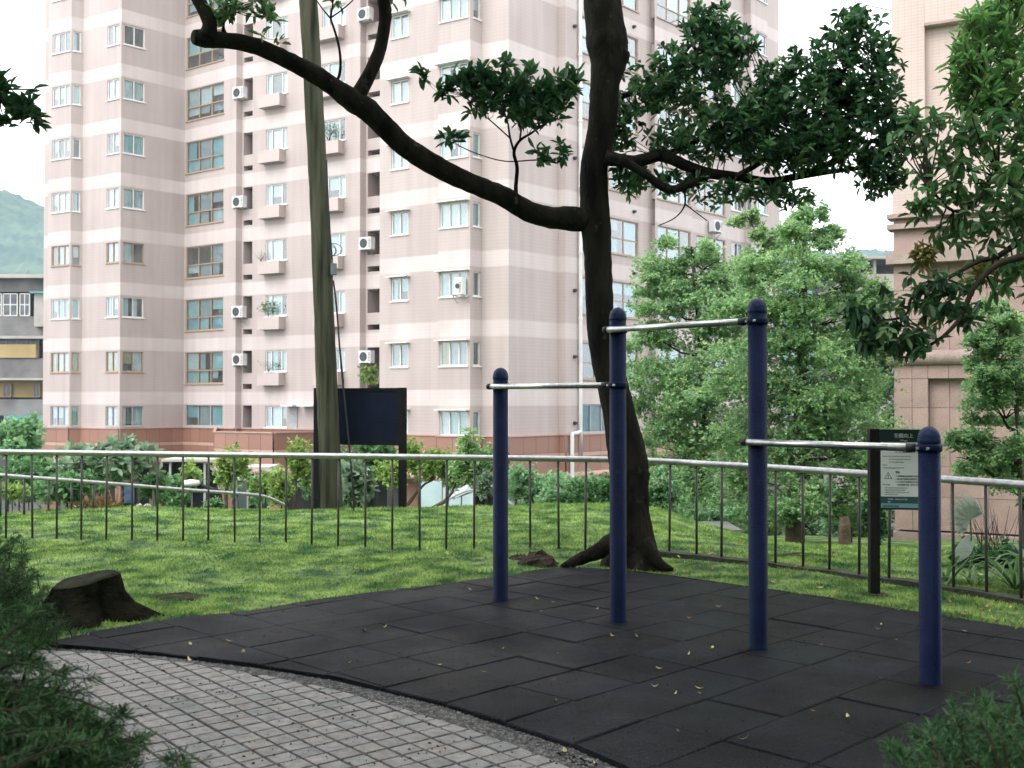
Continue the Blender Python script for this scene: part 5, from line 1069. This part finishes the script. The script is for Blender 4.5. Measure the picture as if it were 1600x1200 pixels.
# ------------------------------------------------------------------ foreground conifers
def conifer(name, label, loc, sprays, mtl, nl):
    t = thing(name, label, 'conifer shrub', loc); O = t.location.copy(); st = MB(); P = []; D = []
    for (tip, root) in sprays:
        tip = Vector(tip)-O; root = Vector(root)-O; d = (tip-root); L_ = d.length; sag = Vector((0,0,-.12*L_)); mid = (tip+root)/2-sag
        pts = [root, mid, tip]; pp, pr = smooth_path(pts, [.006,.0035,.0012], 5); st.tube(pp, pr, 4)
        n = int(nl*L_); side = d.normalized().cross(Vector((random.gauss(0,.3), random.gauss(0,.3), 1))).normalized()
        for j in range(n):
            f = random.random()**.75; i = min(len(pp)-2, int(f*(len(pp)-1))); p = Vector(pp[i]).lerp(Vector(pp[i+1]), random.random()); ax = (Vector(pp[i+1])-Vector(pp[i])).normalized()
            sl_ = .10*(1-.75*f)*random.uniform(.5,1.2); s_ = random.choice((-1,1)); dv = (ax*.75+side*s_*.7+Vector((random.gauss(0,.25),random.gauss(0,.25),random.gauss(0,.25)))).normalized()
            for q in range(8):
                b = p+dv*sl_*(q/8)+Vector((0,0,-.10*sl_*(q/8)**2)); P.append(b); nd = (dv*.9+Vector((random.gauss(0,.45),random.gauss(0,.45),random.gauss(0,.45)))).normalized(); D.append(nd)
    st.build('branches', G['twig'], t); P = np.array([list(p) for p in P]); D = np.array([list(p) for p in D])
    link('foliage', leaf_mesh('foliage', P, D, .024, .0030, 0, .1), t, G[mtl]); return t
def sprayset(zone, n, rootz):
    out = []
    for _ in range(n):
        x, y, d, rx, ry, rd = random.choices(zone, [z[3]*z[4] for z in zone])[0]
        a = random.uniform(0,6.28); r = math.sqrt(random.random()); tip = at(x+rx*r*math.cos(a), y+ry*r*math.sin(a), d+random.uniform(-rd,rd))
        root = tip+Vector((rootz[0]+random.gauss(0,.10), random.gauss(0,.12), rootz[1]+random.gauss(0,.06))); out.append((tip, root))
    return out
conifer('conifer_shrub', 'dark feathery conifer shrub filling the lower left corner', (-1.6, 2.6, -.05), sprayset([(40,1120,2.5,110,90,.35),(120,1150,2.4,110,60,.25),(20,1010,2.7,60,70,.3),(200,1185,2.35,80,25,.15),(90,1075,2.6,70,40,.25),(120,1240,2.3,160,50,.2),(25,900,2.9,28,50,.2),(5,960,2.9,45,60,.2),(60,1190,2.4,110,50,.25)], 250, (-.26,-.14)), 'needle', 90)
conifer('conifer_shrub', 'fresh green conifer shrub in the lower right corner', (1.35, 2.5, -.05), sprayset([(1530,1130,2.6,75,55,.3),(1440,1165,2.5,55,30,.25),(1580,1100,2.7,40,40,.25),(1480,1190,2.45,90,25,.2),(1590,1180,2.5,60,50,.25),(1500,1240,2.4,140,40,.2)], 85, (.12,-.20)), 'needle2', 85)
conifer('conifer_shrub', 'soft dark shrub at the left edge behind the stump', (-4.0, 7.5, -.05), sprayset([(5,870,7.6,40,55,.3),(30,920,7.4,45,35,.25),(-30,930,7.6,60,70,.3),(45,955,7.0,45,28,.2),(75,980,6.8,30,12,.1)], 240, (-.1,-.3)), 'needle', 90)
# ------------------------------------------------------------------ plants on and below the lawn crest
def bush(name, label, px, py, d, rx, ry, n, leaf, mtl, cat='shrub', group=None, trunk=None, parts=None, m=5, zb=None):
    global MO
    c = at(px, py, d); z0 = zb if zb is not None else terrain(c.x, c.y)-.1
    t = thing(name, label, cat, (c.x, c.y, z0), group); MO = t.location.copy(); s = d/F
    items = [(at(px+ox*rx, py+oy*ry, d+od*rx*s)-MO, (rx*s*fx, rx*s*fx*.8, ry*s*fy), fx*fy) for ox, oy, od, fx, fy in (parts or [(random.uniform(-.7,.7), random.uniform(-.6,.6), random.uniform(-.5,.5), random.uniform(.32,.6), random.uniform(.35,.65)) for _ in range(8)])]
    w2 = np.array([it[2] for it in items]); ix = rng.choice(len(items), n, p=w2/w2.sum()); g_ = np.clip(rng.normal(0, .6, (n, 3)), -1.5, 1.5)
    C = np.array([list(it[0]) for it in items])[ix]+g_*np.array([list(it[1]) for it in items])[ix]; P, D = whorls(C, m, .9, .3); link('foliage', leaf_mesh('foliage', P, D, leaf, leaf*.5, .2, .15), t, G[mtl])
    st = MB(); tp = trunk or [(px, py+ry*1.0), (px+rx*.05, py+ry*.3)]
    base_ = Vector((at(tp[0][0], tp[0][1], d).x-MO.x, 0, 0)); pl = [base_]+[at(x, y, d)-MO for x, y in tp]
    if pl[1].z < .05: pl = pl[1:]
    if len(pl) < 2: pl = [base_, base_+Vector((0,0,.3))]
    st.tube(pl, [max(.02, .05-.008*i) if trunk else max(.008, .02-.004*i) for i in range(len(pl))], 8)
    top = pl[-1]
    for it in items: st.tube([top, (top+it[0])/2, it[0]], [.02,.014,.006], 5)
    st.build('trunk' if trunk else 'stems', G['palebark'] if trunk else G['twig'], t); return t
bush('broadleaf_tree', 'spreading tree with pale drooping leaves below the left railing', 150, 725, 21, 72, 32, 520, .20, 'leafgrey', 'tree', trunk=[(182,800),(176,775),(160,757),(145,745)])
bush('shrub', 'dark green shrub behind the railing at the far left edge', 20, 690, 30, 45, 28, 420, .22, 'leaflayer2'); bush('shrub', 'dark low hedge clump at the far left under the handrail', 30, 735, 24, 50, 25, 380, .14, 'leafmid')
bush('shrub', 'small yellow green shrub at the far left lawn edge', 12, 765, 15.2, 26, 14, 130, .07, 'leaflime'); bush('shrub', 'loose reedy shrub around the leaning trunk at left', 105, 765, 19, 55, 24, 300, .13, 'leafmid')
bush('hedge', 'rounded clipped green hedge behind the handrail', 244, 758, 22, 20, 19, 420, .07, 'leafmid', 'hedge'); bush('shrub', 'small lime shrub with orange shoots in front of the dark porch', 300, 742, 21, 17, 17, 120, .10, 'leaflime')
bush('topiary_tree', 'small lime green tree with a pale trunk behind the handrail end', 363, 733, 20, 24, 28, 420, .085, 'leaflime', 'tree', trunk=[(353,800),(353,770),(356,752)]); bush('shrub', 'low green shrub at the foot of the pale trunk', 330, 790, 18, 16, 9, 120, .06, 'leafmid')
bush('shrub', 'lime green shrub just left of the notice board, low and round', 415, 752, 20, 26, 18, 300, .085, 'leaflime'); bush('shrub', 'taller lime shrub left of the notice board post', 440, 762, 19, 18, 34, 330, .08, 'leaflime')
bush('topiary_tree', 'tufted small tree rising above the railing left of the board', 463, 725, 20.5, 24, 32, 360, .085, 'leaflime', 'tree', trunk=[(461,800),(461,770),(462,740)]); bush('shrub', 'pale shrub squeezed between board post and wooden pole', 484, 745, 20.8, 16, 24, 220, .09, 'leaflayer')
bush('broadleaf_plant', 'broad leaved plant right of the wooden pole foot', 560, 758, 17.6, 30, 30, 120, .22, 'leafgrey', 'plant'); bush('shrub', 'mid green tree crown under the notice board panel', 590, 722, 21, 42, 30, 520, .10, 'leafmid')
bush('shrub', 'dark bush right of the pole behind the broad leaves', 545, 735, 22, 20, 30, 280, .11, 'leafmid'); bush('shrub', 'lime shrub just left of the right board post', 612, 745, 19.5, 20, 22, 240, .085, 'leaflime')
bush('curved_tree', 'small tree with a curved bare trunk just right of the notice board', 662, 722, 20, 34, 28, 520, .085, 'leaflime', 'tree', trunk=[(628,800),(642,782),(652,768),(664,756),(676,750)]); bush('leaning_shrub_tree', 'light green small tree on a trunk leaning right, left of the first blue post', 738, 722, 19, 34, 38, 760, .085, 'leaflayer', 'tree', trunk=[(672,795),(694,784),(706,770),(712,752),(726,735)])
bush('shrub', 'light green foliage between the two leaning small trees', 700, 745, 20.2, 22, 22, 280, .085, 'leaflayer'); bush('clipped_bush', 'clipped rounded bush directly left of the first blue post', 760, 757, 18.6, 14, 19, 300, .05, 'leafgrey')
bush('clipped_bush', 'clipped rounded bush directly right of the first blue post', 806, 752, 18.6, 18, 24, 380, .05, 'leaflayer2')
bush('low_bush', 'dense pale bush spreading right of the first blue post', 830, 762, 17.6, 32, 30, 700, .07, 'leaflayer2'); bush('low_bush', 'dense low bush in the middle below the rain pipe', 872, 775, 17.0, 36, 20, 600, .065, 'leaflayer2'); bush('low_bush', 'darker low bush left of the leaning trunk', 925, 768, 16.6, 36, 26, 700, .065, 'leafmid')
bush('low_bush', 'pale bush right of the leaning trunk at its foot', 1035, 765, 17.0, 32, 34, 620, .07, 'leaflayer2'); bush('low_bush', 'low bush under the slender layered tree', 1110, 800, 17.0, 50, 16, 520, .065, 'leaflayer2'); bush('low_bush', 'dark clipped hedge right of the stout trunk', 1330, 800, 18.5, 52, 13, 520, .05, 'leafmid'); bush('low_bush', 'dark ivy bush in front of the granite plinth corner', 1368, 815, 16.2, 16, 32, 380, .07, 'needle')
for x_, y_, d_, w_, lab in ((1010,800,24,46,'dark green hedge block directly right of the leaning trunk foot'),(1090,806,25,50,'hedge block under the slender pale tree'),(1175,812,25.5,46,'hedge block left of the stout trunk, beyond the slab'),(1255,812,26,44,'hedge block behind the stout trunk'),(1330,815,25,44,'hedge block right of the stout trunk near the sign')):
    bush('boundary_hedge', lab, x_, y_, d_, w_, 34, 620, .10, 'leaflayer2', 'hedge', 'hedge blocks along the foot of the slope')
for x_, y_, d_, w_, mt_, lab in ((45,760,32,60,'leafmid','dark hedge far behind the left lawn edge'),(270,765,30,45,'leafmid','dark hedge beyond the handrail under the tower'),(395,765,30,45,'leaflayer2','hedge beyond the handrail end, left of the board'),(520,768,29,50,'leafmid','hedge behind the wooden pole and board'),(850,765,28,60,'leaflayer2','hedge row behind the pale bushes'),(960,770,28,50,'leafmid','hedge row behind the leaning trunk')):
    bush('boundary_hedge', lab, x_, y_, d_, w_, 26, 520, .12, mt_, 'hedge', 'hedge blocks below the tower')
# dry heap, framed board, lamp, glazed door, canopies below the crest
G['straw'] = mat('dry straw', (.30,.21,.10), (.38,.28,.14), .9, 20, irand=.3)
hp_ = thing('straw_heap', 'heap of dry brown stalks beyond the left railing', 'straw heap', at(155,803,15.6)); c = rng.normal(0, .1, (160,3))*[1.2,.5,.1]+[0,0,.0]; dd = rdir(160,1.6); link('stalks', leaf_mesh('stalks', c, dd, .30, .02, 0, .2), hp_, G['straw'])
fb = thing('framed_board', 'small framed blue picture board standing below the lawn at left', 'board', at(203,800,17.5)); k_ = 17.5/F
m_ = MB(); m_.box((-11*k_,-.03,0),(11*k_,.03,46*k_)); m_.build('frame', G['signpost'], fb); m_ = MB(); m_.box((-8*k_,-.04,14*k_),(8*k_,-.031,43*k_)); m_.build('picture', mat('blue print', (.03,.06,.14), (.10,.14,.22), .5, 9), fb)
lp_ = thing('street_lamp', 'white headed street lamp with a dark slanting arm behind the handrail', 'street lamp', at(345,800,19)); O_ = lp_.location; 
m_ = MB(); m_.tube([at(345,800,19)-O_, at(343,768,19)-O_, at(312,758,19)-O_], [.05,.045,.035], 8); m_.build('arm', G['signpost'], lp_, True); V, Fc = lathe([(.12,0),(.16,.03),(.13,.09),(.02,.11)], 14); o = link('lamp_head', pmesh('lamp_head', V, Fc, smooth=True), lp_, G['acwhite']); o.location = at(299,759,19)-O_
gdv = thing('glazed_door', 'dark glazed door frame with pale edges beyond the handrail', 'door', at(378,800,23)); k_ = 23/F
m_ = MB(); m_.box((-9*k_,0,0),(-7.5*k_,.06,51*k_)); m_.box((7.5*k_,0,0),(9*k_,.06,51*k_)); m_.box((-7.5*k_,0,49*k_),(7.5*k_,.06,51*k_)); m_.build('frame', G['fr_grey'], gdv); m_ = MB(); m_.box((-7.4*k_,.02,0),(7.4*k_,.04,48.9*k_)); m_.build('pane', G['darkglass'], gdv)
for k, (x0, x1, y, lab) in enumerate(((265,345,719,'thin pale porch canopy on slim posts beyond the left railing, the left one'),(340,430,731,'thin pale porch canopy beyond the railing left of the notice board'))):
    a = at(x0, y, 33); b = at(x1, y, 33); t = thing('porch_canopy', lab, 'canopy', a); m_ = MB(); m_.box((0,-.8,0),(b.x-a.x,.8,.07)); m_.build('roof', G['concl'], t)
    m_ = MB(); m_.box((.2,-.7,a.z*-1-5.15),(.26,-.64,-.003)); m_.build('post', G['fr_grey'], t); m_ = MB(); m_.box((b.x-a.x-.32,-.7,-a.z-5.15),(b.x-a.x-.26,-.64,-.003)); m_.build('post', G['fr_grey'], t)
G['paleblue'] = mat('pale blue shutter', (.38,.50,.54), (.46,.57,.60), .6, 2); G['poly'] = mat('greenhouse sheet', (.20,.28,.29), (.27,.34,.345), .35, 2)
sh = thing('blue_shutter', 'pale blue shutter door below the lawn crest right of the board', 'shutter door', (at(680,800,34).x, 34, -5.15)); hz_ = at(680,752,34).z+5.15; k_ = 34/F
for i, (x0, x1) in enumerate(((658,690),(692,720),(722,742))):
    xa = at(x0,760,34).x-sh.location.x; xb = at(x1,760,34).x-sh.location.x; m_ = MB(); m_.box((xa,0,0),(xb,.12,hz_-.15*i)); m_.build('shutter_leaf', G['paleblue'], sh)
ar = thing('arched_canopy', 'translucent arched canopy roof with pale ribs below the lawn crest', 'canopy', (at(750,800,27).x, 27, at(750,806,27).z)); AO = ar.location; 
aw = (at(822,780,27).x-at(684,780,27).x); ah = at(750,767,27).z-AO.z; V = []; Fc = []; n = 20
for j in (0, 1):
    for i in range(n+1): t = i/n; V.append((aw*(t-.5), j*3.0, ah*math.sin(math.pi*t)**.8))
for i in range(n): Fc.append((i,i+1,n+2+i,n+1+i))
link('roof_sheet', pmesh('roof_sheet', V, Fc), ar, G['poly'])
for f_ in (0,.22,.42,.62,.82,1): m_ = MB(); pts = [(aw*(t-.5)+.15*(f_-.5), 3.0*f_, ah*math.sin(math.pi*t)**.8+.03) for t in np.linspace(.02,.98,15)]; m_.tube(pts, .03, 5); m_.build('rib', G['fr_grey'], ar)
for i, u in enumerate((.2,.45,.7)): m_ = MB(); x = aw*(u-.5); z = ah*math.sin(math.pi*u)**.8+.03; m_.tube([(x,0,z),(x+.6,3,z)], .025, 5); m_.build('rib', G['fr_grey'], ar)
pl = MB(); a = at(1095,826,15.2); b = at(1160,822,15.2); pl.box((a.x,a.y,a.z-.12),(b.x,a.y+1.1,a.z-.02)); tag(pl.build('stone_slab', G['conc']), 'flat pale stone paving slab on the slope beside the second tall blue post', 'slab')
lg = at(1320,838,14.8); sg2 = thing('wood_stub', 'short brown sawn log standing on the slope left of the sign', 'log', (lg.x, lg.y, lg.z-.1)); m_ = MB(); m_.tube([(0,0,0),(0,0,.24),(.0,.02,.36)], [.085,.075,.062], 10); m_.build('log_body', G['palebark'], sg2)
# ------------------------------------------------------------------ plants behind the right end of the railing
D9 = 9.3
fp = thing('fan_palm', 'pale fan shaped palm leaf standing behind the right end of the railing', 'palm', (at(1512,940,D9).x, D9, -.1)); O_ = fp.location
c0 = at(1516,812,D9)-O_; m_ = MB(); m_.tube([(0,0,0),(c0*.5)+Vector((.03,0,0)),c0],[.012,.010,.007],6); m_.build('stalk', G['leafmid'], fp)
G['palefan'] = mat('pale fan leaf', (.40,.47,.41), (.52,.58,.51), .55, 6, transl=.3)
for i in range(17):
    an = math.radians(38+i*12); L_ = .26*(.7+.3*math.sin(math.pi*i/16)); dx = math.cos(an); dz = math.sin(an); p0 = c0; p1 = c0+Vector((dx*L_*.5,-.05-.01*(i%2),dz*L_*.5)); p2 = c0+Vector((dx*L_*.72-.05,-.05,dz*L_)); s_ = Vector((-dz,0.25,dx))*.021
    link('leaf', pmesh('leaf', [p0, p1+s_, p1-s_, p1+Vector((0,-.008,0)), p2], [(0,3,1),(0,2,3),(1,3,4),(3,2,4)]), fp, G['palefan'])
bl = thing('large_leaf_plant', 'plant with one big pale drooping leaf behind the rightmost blue post', 'plant', (at(1470,948,D9-.2).x, D9-.2, -.1)); O_ = bl.location
def bigleaf(par, pts, wd, mt_, nm='leaf'):
    pp, _ = smooth_path(pts, [0]*len(pts), 4); V = []; Fc = []; n = len(pp)
    for i, p in enumerate(pp):
        t = i/(n-1); w_ = wd*math.sin(math.pi*min(1,.08+t*.95))**.8; V += [Vector(p)+Vector((w_*.7,0,-w_*.5)), Vector(p)+Vector((0,.015,0)), Vector(p)+Vector((-w_*.7,0,w_*.5))]
    for i in range(n-1): b=3*i; Fc += [(b,b+3,b+4,b+1),(b+1,b+4,b+5,b+2)]
    link(nm, pmesh(nm, V, Fc, smooth=True), par, G[mt_])
m_ = MB(); m_.tube([(0,0,0), at(1490,900,D9-.2)-O_, at(1515,872,D9-.2)-O_, at(1518,838,D9-.2)-O_], [.014,.012,.009,.006], 6); m_.build('stalk', G['leafmid'], bl)
bigleaf(bl, [at(1518,838,D9-.2)-O_, at(1505,860,D9-.25)-O_, at(1488,880,D9-.3)-O_], .075, 'palefan'); bigleaf(bl, [at(1480,900,D9-.2)-O_, at(1488,880,D9-.3)-O_, at(1500,868,D9-.4)-O_], .03, 'leafmid')
def straps(name, label, px, py, d, n, L_, wd, mt_, z0=-.1):
    c = at(px, py, d); t = thing(name, label, 'plant', (c.x, c.y, z0)); h = c.z-z0
    for i in range(n):
        an = random.uniform(0, 6.28); e_ = random.uniform(.5, 1.15); l = L_*random.uniform(.6,1.15); dx, dy = math.cos(an), math.sin(an)*.7; V = []; Fc = []
        for j in range(6):
            u = j/5; w_ = wd*(1-u*.9)*min(1, .4+u*3); r = l*u*math.cos(e_*(1-.55*u)); z = max(.02, h*.4+l*u*math.sin(e_)*(1-.75*u*u)); V += [(dx*r-dy*w_, dy*r+dx*w_, z), (dx*r+dy*w_, dy*r-dx*w_, z)]
        for j in range(5): Fc.append((2*j,2*j+2,2*j+3,2*j+1))
        link('leaf', pmesh('leaf', V, Fc, smooth=True), t, G[mt_])
    return t
straps('strap_leaf_plant', 'clump of long strap leaves at the right edge behind the railing', 1585, 900, 8.9, 46, .75, .022, 'leafmid'); straps('strap_leaf_plant', 'low dark strap leaved clump behind the railing left of the large clump', 1530, 925, 9.3, 34, .55, .017, 'leafmid'); straps('strap_leaf_plant', 'broad glossy leaved clump at the far right edge above the strap leaves', 1615, 850, 9.2, 20, .6, .06, 'leafmid')
straps('strap_leaf_plant', 'small light leaved clump directly right of the lowest blue post', 1478, 905, 9.5, 14, .42, .022, 'leafmid')
dk = MB()
ds = thing('dry_shrub', 'bare twiggy shrub against the granite wall at right', 'shrub', (at(1545,900,10.5).x, 10.5, -.15)); O_ = ds.location
for i in range(42):
    a = at(1550+random.uniform(-12,20), 905, 10.5)-O_; b = at(1545+random.uniform(-60,55), 840+random.uniform(-60,40), 10.5+random.uniform(-.3,.3))-O_; dk.tube([a, (a+b)/2+Vector((random.gauss(0,.05),0,random.gauss(0,.05))), b], [.007,.004,.0015], 4)
tag(dk.build('twigs', G['twig'], ds), kind='stuff'); bush('low_bush', 'dark shady groundcover at the foot of the right railing', 1560, 930, 9.8, 60, 20, 420, .07, 'leafdark', zb=-.15)
bush('low_bush', 'dark leafy undergrowth behind the right end of the railing', 1565, 895, 10.2, 62, 40, 620, .085, 'leafdark', zb=-.2); bush('low_bush', 'dark undergrowth right behind the lowest blue post', 1490, 922, 9.9, 30, 18, 240, .07, 'needle', zb=-.2)
# ------------------------------------------------------------------ unseen wooded bank added behind and beside the viewpoint to block low sky
V = []; Q = []
gx = np.linspace(-26, 26, 40); gy = np.linspace(-30, -7.5, 20)
for y in gy:
    for x in gx: V.append((x, y, -.2+6.5*sst(-8, -28, y)+.4*hn(x*.5, y*.5)))
for j in range(19):
    for i in range(39): b = j*40+i; Q.append((b, b+1, b+41, b+40))
tag(link('unseen_bank', nmesh('unseen_bank', V, np.array(Q), smooth=True), None, G['grass']), kind='structure')
n = 30000; X = rng.uniform(-17, 17, n); Y = rng.uniform(-20, 8, n); Z = rng.uniform(0, 1, n)
keep = (Y < -8.5) | (np.abs(X) > 9.5); X, Y, Z = X[keep], Y[keep], Z[keep]; Z = Z**.9*(9+2*np.sin(X*.8)*np.sin(Y*.7))+.1
P = np.stack([X, Y, Z], 1); tag(link('unseen_wood', leaf_mesh('unseen_wood', P, rdir(len(P), .2), .75, .5, .2, .2), None, G['leafdark']), kind='stuff')
# ------------------------------------------------------------------ air
G['air'] = bpy.data.materials.new('air'); G['air'].use_nodes = True; t_ = G['air'].node_tree; t_.nodes.remove(t_.nodes['Principled BSDF']); pv = t_.nodes.new('ShaderNodeVolumePrincipled')
pv.inputs['Color'].default_value = (.58,.82,1,1); pv.inputs['Density'].default_value = HAZE; pv.inputs['Anisotropy'].default_value = .2; t_.links.new(pv.outputs[0], t_.nodes['Material Output'].inputs['Volume'])
if HAZE > 0:
    m_ = MB(); m_.box((-1600,-60,-7.5),(1600,1600,150)); tag(m_.build('haze', G['air']), kind='stuff')
